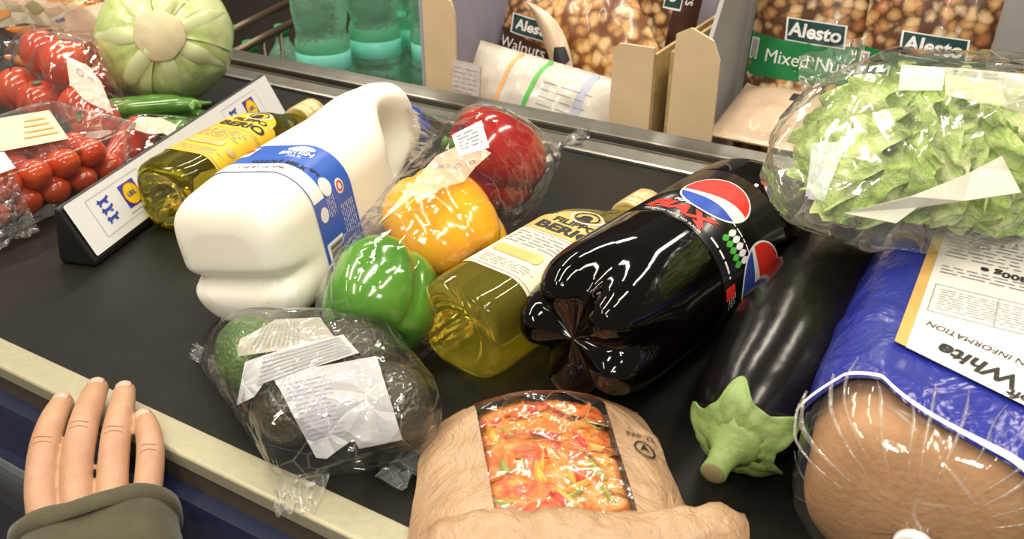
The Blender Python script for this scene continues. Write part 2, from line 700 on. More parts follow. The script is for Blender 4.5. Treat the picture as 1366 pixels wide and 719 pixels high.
far = [(.8835, 0), (.905, .0), (.905, -.012), (.936, -.012)]
prism('back_rail', [(.884, -.0125), (.884, .0005), (.8915, .0025), (.9045, .0105), (.9055, .0085), (.9095, .0105), (.9105, .0165), (.9135, .0185),
                    (.9200, .0205), (.9210, .0198), (.9275, .0222), (.9285, .0216), (.9345, .0245), (.9365, .0230), (.9365, -.0125)], -2.6, .9, M_rail_dark, ck, MC)
prism('rail_lip', [(.8830, .0006), (.8832, .0038), (.8850, .0052), (.8885, .0046), (.8895, .0026)], -2.6, .9, M_rail_lip, ck, MC)
prism('rail_bead', [(.9035, .0100), (.9040, .0118), (.9060, .0118), (.9062, .0100)], -2.6, .9, M_rail_lip, ck, MC)
prism('rail_bead', [(.9102, .0160), (.9106, .0186), (.9130, .0192), (.9132, .0180)], -2.6, .9, M_rail_lip, ck, MC)

# ------------------------------------------------------------------ milk bottle
M_hdpe = NT('milky_plastic')
M_hdpe = M_hdpe.done(M_hdpe.principled(Base_Color=(.92, .89, .78), Roughness=.36, Subsurface_Weight=.4, Subsurface_Scale=.012, Subsurface_Radius=(1, .9, .7)))
M_milk_blue = simple('blue_label', (.035, .12, .52), .35, var=.05)
M_cap_blue = simple('blue_cap', (.01, .05, .42), .35)
mk = thing('milk_bottle', 'large white plastic milk bottle with blue label lying on the belt', 'bottle', (-.477, .402, .0042), math.radians(10.5), ry=math.radians(-9), sc=1.06)
MK = [(0.000, 0, .054, .066, .062, .022), (.003, 0, .054, .080, .086, .026), (.010, 0, .0545, .093, .101, .028), (.025, 0, .0555, .100, .105, .030), (.06, 0, .056, .101, .110, .032),
      (.12, 0, .056, .101, .111, .033), (.155, 0, .0565, .100, .110, .034), (.185, 0, .060, .094, .104, .036), (.215, .000, .067, .080, .093, .034),
      (.240, .002, .073, .064, .084, .028), (.259, .004, .076, .056, .078, .024), (.267, .008, .070, .044, .056, .019), (.270, .010, .066, .039, .039, .0195), (.282, .010, .066, .038, .038, .019)]


def milk_disp(p):
    q = p.copy()
    x, y, z = p
    e = max(0, 1 - y / .05)
    if e > 0:  # pinched web across the base
        g = math.exp(-((z - .043 - x * .03) / .0065) ** 2)
        q.y += .010 * g * min(1, e * 1.6)
        q.x *= 1 - .07 * g * e
    # hollow beside the handle
    g = math.exp(-(((y - .220) / .034) ** 2 + ((z - .070) / .030) ** 2) ** 1.7)
    if x > 0: q.x -= .027 * g * min(1, x / .02)
    g2 = math.exp(-((y - .222) / .03) ** 2) * math.exp(-((z - .104) / .016) ** 2)
    q.z += .006 * g2
    if x < 0:
        q.x += .018 * math.exp(-((y - .219) / .021) ** 2 - ((z - .066) / .021) ** 2) * min(1, -x / .02)
    return q


rows = []
for f_ in (0.05, .25, .5, .75):  # base disc
    rows.append((0.002 + .0 * f_, 0, .054, .066 * f_, .062 * f_, .022 * f_))
rows = [(-.0004 * (1 - f_), 0, .054, .066 * f_, .062 * f_, .022 * f_) for f_ in (.05, .2, .35, .5, .65, .8, .93)] + rows_of(MK, 60)
mk_body = loft('body', rows, M_hdpe, mk, 96, milk_disp)
cp = lathe('cap', [(.274, .001), (.274, .0215), (.290, .0215), (.2915, .020), (.292, .001)], M_cap_blue, mk, 48, Matrix.Translation((.010, 0, .062)),
           mod=lambda a, r, t: r * (1 + .012 * math.sin(48 * t) * (r > .0205)))
cp['label'] = 'blue screw cap'
MS = sec_S(MK)
U0, U1, V0, V1 = -.052, .124, .0, .054
MS0 = MS
MS = lambda u, v, off=0: MS0(u + .014, v + .050, off)
lb = Print(MS, .0005, .005)
lb.poly(rounded(U0, U1, V0, V1, .003)); lb = lb.build('label', M_milk_blue, mk)
lb['label'] = 'blue wraparound label'
pp = Print(MS, .0008, .004)
pp.poly(rounded(-.050, .050, .0005, .0150, .001)); pp.poly(rounded(.084, .114, .003, .026, .001))
for u, v, r in ((.044, .022, .0075), (.050, .038, .006), (.062, .010, .006)): pp.disc(u, v, r, r * .9)
pp.poly(rounded(-.047, -.033, .030, .048, .001))
pp.disc(.006, .0455, .012, .0042)
pp.text('BRITISH', .006, .0375, .0085, bold=.03); pp.text('MILK', .008, .0305, .0062)
pp.lines(.064, .118, .032, .051, 7, .25, 4); pp.lines(.052, .070, .016, .027, 5, .25, 9)
pp.text('2.272 L', .094, .0290, .0055)
pp.build('white_print', M_white_ink, lb)['kind'] = 'stuff'
pb = Print(MS, .0011, .004)
pb.text('WHOLE MILK', .002, .0185, .0080, bold=.02).text('USE BY 18 APR', -.006, .0075, .0062).bars(.086, .112, .006, .0245, 20)
pb.text('4PT', .031, .0225, .0058, bold=.02)
pb.build('black_print', M_ink, lb)['kind'] = 'stuff'
pr = Print(MS, .0011, .004)
pr.ring(.050, .038, .0042, .0015, .004); pr.build('red_mark', M_red_ink, lb)
Print(MS, .0011, .004).disc(-.040, .042, .005, .004).build('red_mark', M_red_ink, lb)

# ------------------------------------------------------------------ olive oil bottles
M_gold = simple('gold_cap', (.72, .54, .26), .33, .35)
M_gold_label = simple('gold_label', (.62, .47, .16), .4, .25)
M_cream_label = simple('cream_label', (.80, .74, .52), .5, var=.04)
M_yellow_label = simple('yellow_label', (.80, .52, .03), .42, var=.08)
OK = [(0, 0, .0325, .046, .046, .020), (.002, 0, .0325, .056, .056, .020), (.007, 0, .0325, .062, .062, .019), (.02, 0, .0325, .064, .064, .018), (.135, 0, .0325, .064, .064, .018),
      (.158, 0, .0325, .062, .062, .022), (.178, 0, .0325, .054, .054, .026), (.196, 0, .0325, .040, .040, .0198), (.212, 0, .0325, .031, .031, .0154), (.225, 0, .0325, .0275, .0275, .0137), (.240, 0, .0325, .027, .027, .0134)]


oil_glass = []


def oil_bottle(loc, rz, label, oil, pane, capm, seed, sc):
    t = thing('olive_oil_bottle', label, 'bottle', loc, rz, 'bottles of olive oil', sc=sc)
    t.scale = (sc, sc * .90, sc)
    pu = [(.0030, 0, .0325, .046 * f, .046 * f, .021 * f) for f in (.05, .3, .6, .8)] + [(.0012, 0, .0325, .042, .042, .0195)]
    oil_glass.append(loft('glass_body', pu + rows_of(OK, 50), oil, t, 64, caps=(True, True)))
    pr = [(.226, .0150), (.229, .0172), (.231, .0158), (.233, .0168)]
    pr = [(.2285, .0145), (.2287, .0172), (.2325, .0174), (.2335, .0162), (.2355, .0162), (.2365, .0174), (.2425, .0175), (.2435, .0165), (.245, .0165), (.246, .0175), (.262, .0175), (.2645, .0162), (.265, .001)]
    c = lathe('cap', pr, capm, t, 48, Matrix.Translation((0, 0, .0325)), mod=lambda a, r, th: r * (1 + .008 * math.sin(60 * th) * (.246 < a < .263)))
    S = sec_S(OK)
    a = Print(S, .0005, .005).poly(rounded(-.030, .044, .040, .110, .003)).build('label', pane, t)
    g = Print(S, .0006, .005)
    pts = [(-.028, .1105), (.042, .1105), (.042, .134), (.033, .140)]
    pts += [(.007 + .022 * math.cos(k * PI / 12), .140 + .022 * math.sin(k * PI / 12)) for k in range(13)] + [(-.019, .140), (-.028, .134)]
    nl = g.poly(pts).build('neck_label', M_gold_label if pane is M_cream_label else M_yellow_label, t)
    k = Print(S, .0010, .004)
    k.text('FILIPPO', .007, .1345, .0115, bold=.03, sx=.95).text('BERIO', .007, .1205, .0165, bold=.04, sx=1.05)
    k.ring(.007, .1515, .0095, .0012).disc(.007, .151, .0045).poly([(.000, .1445), (.014, .1445), (.011, .149), (.003, .149)])
    k.build('lettering', M_ink, nl)
    q = Print(S, .0010, .004)
    q.outline(-.027, .041, .043, .107, .0008)
    q.lines(-.020, .034, .082, .104, 5, .3, seed); q.lines(-.016, .030, .046, .058, 4, .3, seed + 1)
    q.build('fine_print', M_grey_ink, a)
    h = Print(S, .0011, .004)
    h.poly(rounded(-.018, .020, .064, .076, .003)).disc(.030, .068, .005)
    h.text('OLIVE OIL', .007, .0785, .0055)
    h.build('gold_emblem', M_gold_label, a)
    r_ = Print(S, .0009, .004).ring(.007, .1515, .0125, .0012)
    for s_ in (-1, 1):
        r_.rect(.007 + s_ * .0215, .139, .0012, .004)
    r_.build('white_trim', M_white_ink, nl)
    return t


M_oil_dark = glass_mat('olive_oil_dark', (.70, .60, .05), .03, 1.36, 0, .95)
M_oil_light = glass_mat('olive_oil_golden', (.96, .86, .12), .03, 1.36, 0, .93)
oil_bottle((-.307, .444, .001), math.radians(-8.5), 'golden olive oil bottle with cream label beside the cola bottle', M_oil_light, M_cream_label, M_gold, 5, 1.14)
oil_bottle((-.674, .496, .001), math.radians(8.5), 'dark green olive oil bottle with yellow label leaning against the divider', M_oil_dark, M_yellow_label, M_gold, 9, 1.1)

# ------------------------------------------------------------------ cola bottle
M_cola = NT('cola')
M_cola = M_cola.done(M_cola.principled(Base_Color=(.0025, .0012, .001), Roughness=.06, Coat_Weight=.15, Coat_Roughness=.02, IOR=1.45))
M_cola_label = simple('black_label_film', (.004, .004, .0045), .24, coat=.15)
M_cola_black = simple('black_screw_cap', (.010, .010, .010), .35)
R0 = .0545
PK = [(0.010, 0, R0, .050, .050, .025), (.000, 0, R0, .064, .064, .032)]
CK = [(.000, 0, R0, .070, .070, .035), (.004, 0, R0, .084, .084, .042), (.014, 0, R0, .098, .098, .049), (.030, 0, R0, .1065, .1065, .0532), (.05, 0, R0, .109, .109, .0545), (.105, 0, R0, .109, .109, .0545),
      (.110, 0, R0, .1075, .1075, .0537), (.199, 0, R0, .1075, .1075, .0537), (.204, 0, R0, .109, .109, .0545), (.232, 0, R0, .107, .107, .0535), (.255, 0, R0, .094, .094, .047), (.28, 0, R0, .068, .068, .034), (.30, 0, R0, .042, .042, .021), (.312, 0, R0, .030, .030, .015), (.318, 0, R0, .030, .030, .015)]
cb = thing('cola_bottle', 'large black cola bottle with round red white blue emblem', 'bottle', (-.219, .446, .0012), math.radians(-11), sc=1.05)


def petal(p):
    y = p.y
    e = max(0, min(1, (.064 - y) / .064))
    if e <= 0: return p
    a = math.atan2(p.x, p.z - R0)
    k = .5 + .5 * math.cos(5 * (a + .45))       # 1 on a foot, 0 in a valley
    r = math.hypot(p.x, p.z - R0)
    dep = (1 - k) ** 1.8
    q = p.copy()
    sc = 1 - .19 * dep * e ** 1.1
    q.x *= sc; q.z = R0 + (p.z - R0) * sc
    q.y += dep * .013 * e * min(1, r / .03)
    return q


rows = [(.008, 0, R0, .004, .004, .002), (.0075, 0, R0, .018, .018, .009), (.005, 0, R0, .036, .036, .018), (.0015, 0, R0, .056, .056, .028)] + rows_of(CK, 70)
loft('body', rows, M_cola, cb, 100, petal)
lathe('cap', [(.313, .004), (.313, .0155), (.330, .0155), (.332, .014), (.332, .002)], M_cola_black, cb, 40, Matrix.Translation((0, 0, R0)), mod=lambda a, r, t: r * (1 + .015 * math.sin(40 * t) * (r > .015)))
clb = loft('label', [(y, 0, R0, 2 * r, 2 * r, r) for y, r in ((.1085, .05405), (.1085, .0545), (.200, .0545), (.200, .05405))], M_cola_label, cb, 90, caps=(False, False))
clb['label'] = 'black wraparound label'


def CS(u, v, off=0):
    r = .0546 + off
    return Vector((r * math.sin(u / .0546), v + CV, R0 + r * math.cos(u / .0546)))


CV = -.013
UC, VC, RG = .013, .172, .0268
Print(CS, .0003, .004).disc(UC, VC, RG, n=48).build('emblem', M_white_ink, clb)
r1 = RG * .945


def arc(a0, a1, n=30, r=r1): return [(UC + r * math.cos(a0 + (a1 - a0) * k / n), VC + r * math.sin(a0 + (a1 - a0) * k / n)) for k in range(n + 1)]


def wave(x0, x1, fn, n=20): return [(UC + r1 * (x0 + (x1 - x0) * k / n), VC + r1 * fn(x0 + (x1 - x0) * k / n)) for k in range(1, n)]


up = lambda x: .03 + .16 * math.sin(x * 2.2) - .05
dn = lambda x: -.22 + .10 * math.sin(x * 2.4 + .4) - .17 * (x + 1)
aL, aR = math.asin(up(-.98)), math.asin(up(.98))
Print(CS, .0006, .004).poly(arc(aR, PI - aL) + wave(-.98, .98, up)).build('emblem_red', M_red_ink, clb)
bL, bR = math.asin(max(-.95, dn(-.97))), math.asin(max(-.95, dn(.8)))
Print(CS, .0006, .004).poly(arc(PI - bL, 2 * PI + bR) + wave(.78, -.97, dn)).build('emblem_blue', simple('emblem_blue', (.02, .07, .42), .4), clb)
p_ = Print(CS, .0005, .004)
for body_, pts_ in (('MAX', ((-.030, .131), (-.023, .1275), (-.021, .134))),):
    p_.text('MAX', .004, .1355, .0175, bold=.05, sx=1.25, shear=.22)
    for tri in (((-.018, .1285), (-.012, .1255), (-.010, .131)), ((.022, .1435), (.0325, .1465), (.025, .139)), ((.017, .1305), (.028, .1245), (.025, .1325)), ((-.016, .1425), (-.0065, .1445), (-.008, .139))):
        p_.poly(list(tri))
p_.build('red_lettering', M_red_ink, clb)
p_ = Print(CS, .0005, .003)
p_.text('PEPSI', .000, .1465, .0060, bold=.02)
p_.build('brand_lettering', M_white_ink, clb)
p_ = Print(CS, .0005, .003)
p_.text('MAXIMUM TASTE NO SUGAR', .006, .1240, .0036)
p_.build('white_lettering', M_white_ink, clb)
p_ = Print(CS, .0005, .003)
for k in range(5): p_.poly(rounded(.0395 + k * .0052, .0442 + k * .0052, .147, .157, .0042))
p_.lines(.036, .070, .1275, .1315, 1, .5, 3); p_.lines(.036, .066, .158, .161, 1, .4, 7)
p_.lines(.080, .092, .126, .136, 4, .3, 8)
p_.build('white_print', M_white_ink, clb)['kind'] = 'stuff'
p_ = Print(CS, .0005, .003)
for k in range(5): p_.poly(rounded(.0395 + k * .0052, .0442 + k * .0052, .1385, .1475, .0042))
p_.build('green_print', M_green_ink, clb)
Print(CS, .0005, .003).poly(rounded(.073, .083, .1225, .1345, .001)).build('red_panel', M_red_ink, clb)
UC = .084
Print(CS, .0003, .004).disc(UC, VC, RG, n=40).build('emblem', M_white_ink, clb)
Print(CS, .0006, .004).poly(arc(aR, PI - aL) + wave(-.98, .98, up)).build('emblem_red', M_red_ink, clb)
Print(CS, .0006, .004).poly(arc(PI - bL, 2 * PI + bR) + wave(.78, -.97, dn)).build('emblem_blue', M_blue_ink, clb)

# ------------------------------------------------------------------ peppers in their wrapper
def pepper_mat(nm, c, c2):
    t = NT(nm)
    v = t.coord()
    f = t.noise(v, 18, 4, .6)
    col = t.ramp(f, [(.35, c), (.7, c2)])
    return t.done(t.principled(Base_Color=col, Roughness=.16, Coat_Weight=.5, Coat_Roughness=.05, Subsurface_Weight=.15, Subsurface_Scale=.004, Subsurface_Radius=(1, .4, .2)))


M_stem = simple('pepper_stem', (.10, .24, .04), .5)


def pepper(nm, label, mat, loc, aim, size, height, lobes, seed):
    """aim: direction the stem points to"""
    R = random.Random(seed)
    a = Vector(aim).normalized()
    q = Vector((0, 0, 1)).rotation_difference(a)
    o = bpy.data.objects.new(nm, None); COL.objects.link(o); o.empty_display_size = .02
    o.matrix_world = Matrix.Translation(loc) @ q.to_matrix().to_4x4()
    tag(o, label, 'pepper', 'three peppers in one wrapper')
    amp = [R.uniform(.85, 1.12) for _ in range(lobes)]

    def fn(u, v):
        ph = PI * (1 - v); th = 2 * PI * u
        s = max(math.sin(ph), 0) ** .72
        k = abs(math.cos(lobes * th / 2))
        lob = 1 - .20 * (1 - k) ** 2.2
        am = amp[int((th / (2 * PI) * lobes + .5) % lobes)]
        am = 1 + (am - 1) * k
        rr_ = size * s * lob * am * (1 + .10 * math.cos(ph))
        z = height / 2 * math.cos(ph)
        z -= .018 * math.exp(-(s / .45) ** 2) * (1 if v > .5 else 0)
        z += .010 * math.exp(-(s / .35) ** 2) * (1 if v < .5 else 0) - (.006 * k * s if v < .4 else 0)
        n = noise.noise(Vector((math.cos(th), math.sin(th), v * 2 + seed))) * .0025
        return ((rr_ + n * s) * math.cos(th), (rr_ + n * s) * math.sin(th), z)
    grid('flesh', fn, 60, 36, mat, o, close_u=True)
    zt = height / 2 - .018

    def st(u, v):
        th = 2 * PI * u
        if v < .4:
            r = .019 * (1 - v / .4) * (1 + .25 * math.cos(5 * th)) + .0052 * (v / .4)
            return (r * math.cos(th), r * math.sin(th), zt + .001 + .004 * (v / .4) + .006 * (r / .019) ** 2)
        k = (v - .4) / .6
        r = .0052 + .0016 * k
        if v >= .99: r = .0002
        return (r * math.cos(th) + .004 * k * k, r * math.sin(th), zt + .005 + .020 * min(k, .97))
    grid('stem', st, 20, 12, M_stem, o, close_u=True)
    return o


M_pr = pepper_mat('red_pepper_skin', (.36, .008, .008), (.50, .02, .012))
M_py = pepper_mat('yellow_pepper_skin', (.86, .36, .006), (.93, .50, .012))
M_pg = pepper_mat('green_pepper_skin', (.05, .20, .012), (.12, .32, .025))
pR = pepper('bell_pepper', 'red bell pepper at the far end of the wrapper', M_pr, (-.432, .702, .0555), (-.55, -.55, .35), .053, .102, 3, 3)
pY = pepper('bell_pepper', 'big yellow bell pepper in the middle of the wrapper', M_py, (-.3895, .556, .0550), (-.80, .35, .25), .049, .108, 4, 8)
pG = pepper('bell_pepper', 'green bell pepper at the near end of the wrapper', M_pg, (-.376, .447, .0470), (.35, -.75, -.45), .0450, .084, 3, 12)
pw = thing('pepper_wrapper', 'clear film wrapper stretched around the three peppers', 'wrapper', (-.41, .60, 0))
pts = wpts(pR, 2, .0030) + wpts(pY, 2, .0030) + wpts(pG, 2, .0030)
for p in ((-.338, .428, .004), (-.366, .416, .004), (-.405, .800, .030), (-.424, .806, .045), (-.434, .425, .010)): pts.append(Vector(p))
hull_film('film', pts, M_film, pw, .010, .0016, 55, seed=2, avoid=(mk_body, oil_glass[0]))
fin('end_seal', (-.366, .416, .006), (-.338, .428, .008), (.20, -.60, -.05), .022, M_seal, pw, seed=1, flare=1.5, ruf=.006)
fin('end_seal', (-.424, .806, .030), (-.405, .800, .046), (.30, .62, .05), .030, M_seal, pw, seed=4, flare=2.2, ruf=.008)


# ------------------------------------------------------------------ laying flat labels onto wrinkled film


EYE = Vector((0, 0, .40))          # where the photograph was taken from
EYE_ROT = Euler((PI / 2 - math.atan2(676, 1183), 0, math.atan2(.504, .864)))


def sight(px, py):
    """direction through a point of the 1366 x 719 frame"""
    r = EYE_ROT.to_matrix()
    return (r @ Vector((px - 683, -(py - 359.5), -1183))).normalized()


def at(px, py, z=0.0):
    d = sight(px, py)
    return EYE + d * ((z - EYE.z) / d.z)


class Lay:
    """maps a quad (corners bottom-left, bottom-right, top-right, top-left) onto the surface of an object; label coordinates in 0..1"""
    def __init__(s, obj, quad):
        bpy.context.view_layer.update()
        s.obj = obj
        mw = obj.matrix_world
        s.tree = BVHTree.FromPolygons([mw @ v.co for v in obj.data.vertices], [tuple(p.vertices) for p in obj.data.polygons])
        s.q = [Vector(p) for p in quad]
        s.inv = (obj.parent.matrix_world if obj.parent else mw).inverted()

    def __call__(s, u, v, off=0):
        a, b, c, d = s.q
        p = (a * (1 - u) + b * u) * (1 - v) + (d * (1 - u) + c * u) * v
        dr = sight(p.x, p.y)
        o = EYE
        h = s.tree.ray_cast(o, dr)
        if h[0] is None:
            h = s.tree.find_nearest(o + dr * .75)
        n = h[1] if h[1].dot(dr) < 0 else -h[1]
        return s.inv @ (h[0] + n * off - dr * .0006)


# ------------------------------------------------------------------ pepper wrapper prints
PF = [c for c in pw.children if c.name.startswith('film')][0]
M_beige_film = film_mat('printed_beige_film', haze=.62, hazecol=(.88, .70, .52), scale=30, gloss=.8)
L_ = Lay(PF, [(505, 300), (612, 250), (655, 205), (598, 178)])
Print(L_, .0008, .06).poly([(0, 0), (.25, .25), (.45, .05), (.7, .22), (1, .15), (.95, .6), (1, 1), (.5, 1.02), (.1, .75)]).build('printed_band', M_beige_film, pw)['label'] = 'pale pinkish printed band on the film'
Print(L_, .0016, .04).ring(.62, .62, .05, .015).ring(.82, .70, .05, .02).text('PACK', .38, .62, .09).build('print', M_grey_ink, pw)
L_ = Lay(PF, [(612, 211), (652, 198), (642, 162), (603, 182)])
Print(L_, .0012, .2).rect(.5, .5, 1, 1).build('price_sticker', M_white_ink, pw)['label'] = 'small white sticker with grey print'
Print(L_, .0020, .2).lines(.1, .9, .2, .9, 5, .3, 3).build('fine_print', M_grey_ink, pw)

# ------------------------------------------------------------------ checkout divider
dv = thing('checkout_divider', 'black triangular checkout divider with white printed sides', 'divider', (-.708, .408, .0008), math.radians(17.5))
b_ = prism('bar', [(-.010, 0), (.028, 0), (.028, .006), (.0035, .056), (-.0015, .056), (-.010, .006)], 0, .40, M_black, dv, Matrix.Rotation(PI / 2, 4, 'Z') @ Matrix.Scale(-1, 4, (0, 1, 0)))
bevel(b_, .003, 2)
nrm = Vector((.050, 0, .0235)).normalized()
DS = plane_S((.0265, .004, .0105), (0, 1, 0), (-.0235, 0, .050))
ls_ = Print(DS, .0012, 0).poly(rounded(0, .392, -.002, .0505, .002)).build('label_strip', M_white_pl, dv)
ls_['label'] = 'white printed strip with blue emblems'
for nm, uo in (('near', 0), ('far', .25)):
    p_ = Print(DS, .0016, 0)
    for (i, j) in ((0, 0), (0, 1), (0, 2)):
        for q in range(1):
            v = .0165 + j * .0088; u = uo + .043
            p_.poly([(u - .009, v + .001), (u - .006, v + .0045), (u - .003, v + .0025), (u + .004, v + .003), (u + .008, v + .0045), (u + .009, v + .002), (u + .005, v + .0005), (u + .006, v - .0025),
                     (u + .003, v - .0025), (u + .001, v), (u - .003, v - .0005), (u - .005, v - .003), (u - .007, v - .0025), (u - .006, v + .0005)])
    p_.rect(uo + .080, .0265, .024, .024)
    p_.build('blue_emblem', M_blue_ink, ls_)
    p_ = Print(DS, .0020, 0).disc(uo + .080, .0265, .0108); p_.build('yellow_disc', M_yellow_ink, ls_)
    p_ = Print(DS, .0024, 0).ring(uo + .080, .0265, .0112, .0008).rect(uo + .0795, .0262, .002, .003); p_.build('red_ring', M_red_ink, ls_)
    p_ = Print(DS, .0024, 0).text('LIDL', uo + .080, .0265, .0062, bold=.03); p_.build('lettering', M_blue_ink, ls_)
    p_ = Print(DS, .0016, 0).outline(uo + .024, uo + .104, .006, .0435, .0004).lines(uo + .066, uo + .096, .009, .0115, 1, .5, 4); p_.build('fine_print', M_grey_ink, ls_)

# ------------------------------------------------------------------ aubergine
M_aub = NT('aubergine_skin')
v_ = M_aub.coord()
M_aub = M_aub.done(M_aub.principled(Base_Color=M_aub.ramp(M_aub.noise(v_, 14, 4, .6), [(.3, (.004, .0025, .003)), (.75, (.008, .006, .005))]), Roughness=.22, Coat_Weight=.08, Coat_Roughness=.15, Specular_IOR_Level=.35,
                    Normal=M_aub.bump(M_aub.noise(v_, 30, 3), .25, .004)))
M_calyx = NT('aubergine_calyx')
v_ = M_calyx.coord()
M_calyx = M_calyx.done(M_calyx.principled(Base_Color=M_calyx.ramp(M_calyx.noise(v_, 50, 5, .7), [(.3, (.13, .21, .05)), (.6, (.23, .33, .10)), (.8, (.32, .39, .15))]), Roughness=.55,
                       Normal=M_calyx.bump(M_calyx.noise(v_, 140, 4), .5, .002)))
M_stem_cut = simple('stem_cut', (.20, .16, .07), .8)
au = thing('aubergine', 'glossy dark purple aubergine with a green calyx', 'aubergine', (-.0935, .428, .001), math.radians(-1.5), sc=1.03)
AK = [(0, .000, .0385, .012, .012, .006), (.0025, .000, .0385, .030, .030, .015), (.008, .000, .0385, .048, .048, .024), (.020, .0, .039, .062, .062, .031), (.045, .0, .0405, .074, .074, .037), (.09, 0, .0435, .084, .084, .042), (.14, .001, .0455, .086, .086, .043),
      (.185, .003, .0455, .086, .086, .043), (.215, .004, .0455, .083, .083, .0415), (.238, .005, .047, .070, .070, .035), (.250, .006, .047, .036, .036, .018), (.253, .006, .047, .004, .004, .002)]
loft('fruit', rows_of(AK, 50), M_aub, au, 64, lambda p: p + Vector((.002 * noise.noise(p * 22), 0, .002 * noise.noise(p * 22 + Vector((5, 5, 5))))))


PROF = [(0.0, -.001, .004)]
for q in range(1, 90):
    y_ = .09 * (q / 90) ** 1.6
    r_q = interp(AK, y_)[2] / 2
    PROF.append((PROF[-1][0] + math.hypot(y_ - PROF[-1][1], r_q - PROF[-1][2]), y_, r_q))


def along(sv):
    for (s0, y0, r0), (s1, y1, r1_) in zip(PROF, PROF[1:]):
        if sv <= s1:
            k = (sv - s0) / max(1e-9, s1 - s0)
            return y0 + (y1 - y0) * k, r0 + (r1_ - r0) * k
    return PROF[-1][1:]


def calyx(u, v):
    th = 2 * PI * u
    k = .5 + .5 * math.cos(5 * th + .9)
    L = .0215 + .0150 * k ** 2.2 + .002 * math.sin(2 * th + 1)
    y, rad = along(v * L)
    cx, cz, wd, ht, r = interp(AK, max(y, .0003))
    off = .0016 + .0008 * noise.noise(Vector((math.cos(th) * 3, math.sin(th) * 3, v * 4))) + .0010 * math.sin(th * 15) * v * .4
    curl = .006 * max(0, (v - .72) / .28) ** 1.5 * k * max(0, math.cos(th - 1.75)) ** 3
    rad += off * min(1, v * 3) + curl
    return (cx + rad * math.sin(th), y - off, cz + rad * math.cos(th))


o = grid('calyx', calyx, 100, 18, M_calyx, au, close_u=True)
solid(o, .0016, 1)
o['label'] = 'green calyx with pointed lobes'
loft('stem', [(-.020, -.004, .0275, .001, .001, .0005), (-.0195, -.004, .0275, .0155, .0145, .007), (-.014, -.003, .0300, .0150, .0145, .007), (-.008, -.0015, .0345, .0175, .0175, .008), (-.003, 0, .0375, .026, .026, .013), (.0005, 0, .0385, .038, .038, .019)], M_calyx, au, 28)
o = lathe('cut_end', [(-.0202, .0004), (-.0202, .0062), (-.0196, .0068)], M_stem_cut, au, 20, Matrix.Translation((-.004, 0, .0275)))

# ------------------------------------------------------------------ loaf of bread in its bag
M_crust = NT('bread_crust')
v_ = M_crust.coord()
M_crust = M_crust.done(M_crust.principled(Base_Color=M_crust.ramp(M_crust.noise(v_, 16, 6, .65), [(.25, (.33, .165, .07)), (.5, (.42, .225, .105)), (.75, (.50, .295, .15))]), Roughness=.75,
                       Normal=M_crust.bump(M_crust.noise(v_, 260, 4), .4, .002)))
M_bag_blue = NT('blue_bag_film')
v_ = M_bag_blue.coord()
n1_ = M_bag_blue.noise(v_, 28, 3, .6, 1.2)
M_bag_blue = M_bag_blue.done(M_bag_blue.principled(Base_Color=(.020, .028, .27), Roughness=.25, Coat_Weight=.3, Coat_Roughness=.12, Normal=M_bag_blue.bump(n1_, .35, .012)))
M_bag_white = simple('white_printed_film', (.74, .71, .68), .38, var=.03, coat=.3, bump=.3, bscale=40)
M_bag_gold = simple('gold_printed_film', (.62, .38, .12), .35, coat=.3)
BX, BY = .0125, .395
BKEY = [(0.0, 0, .053, .02, .02, .009), (.001, 0, .053, .060, .052, .024), (.006, 0, .053, .104, .084, .033), (.016, 0, .0535, .122, .100, .034), (.04, 0, .054, .132, .107, .034), (.12, 0, .0545, .136, .108, .034), (.25, 0, .054, .134, .107, .034),
        (.285, 0, .0535, .122, .100, .028), (.30, 0, .053, .10, .08, .03)]
lo_ = thing('bread_loaf', 'golden brown loaf showing through the clear end of its bag', 'bread', (BX, BY, 0), math.radians(0))
loft('crust', [(y, a, b + .001, c - .006, d - .007, e) for y, a, b, c, d, e in rows_of(BKEY, 50)], M_crust, lo_, 72, lambda p: p + Vector((.0015 * noise.noise(p * 30), 0, .002 * noise.noise(p * 24 + Vector((3, 3, 3))) - .002)))
bb = thing('bread_bag', 'blue plastic bread bag with white label panel around the loaf', 'bag', (BX, BY, 0))
GK = [(y, cx, cz, wd + .006, ht + .004, r + .002) for y, cx, cz, wd, ht, r in BKEY]
GK[0] = (-.0035, 0, .053, .02, .02, .009); GK[1] = (-.0020, 0, .053, .064, .056, .026)
M_bread_film = film_mat('bread_bag_film', haze=.022, scale=14, gloss=.8, bump=.3)


def streak(p):
    """pleats that run to the twisted neck"""
    a = math.atan2(p.x, p.z - .053)
    e = max(0, 1 - max(p.y, 0) / .085)
    k = max(0, noise.noise(Vector((math.cos(a) * 5, math.sin(a) * 5, 2.0)))) + .5 * max(0, noise.noise(Vector((math.cos(a) * 13, math.sin(a) * 13, 7.0))))
    d = Vector((p.x, 0, p.z - .053))
    L = d.length
    if L > 1e-5:
        p = p + d / L * (.0075 * k * e)
    p.z = max(p.z, .0006)
    return p


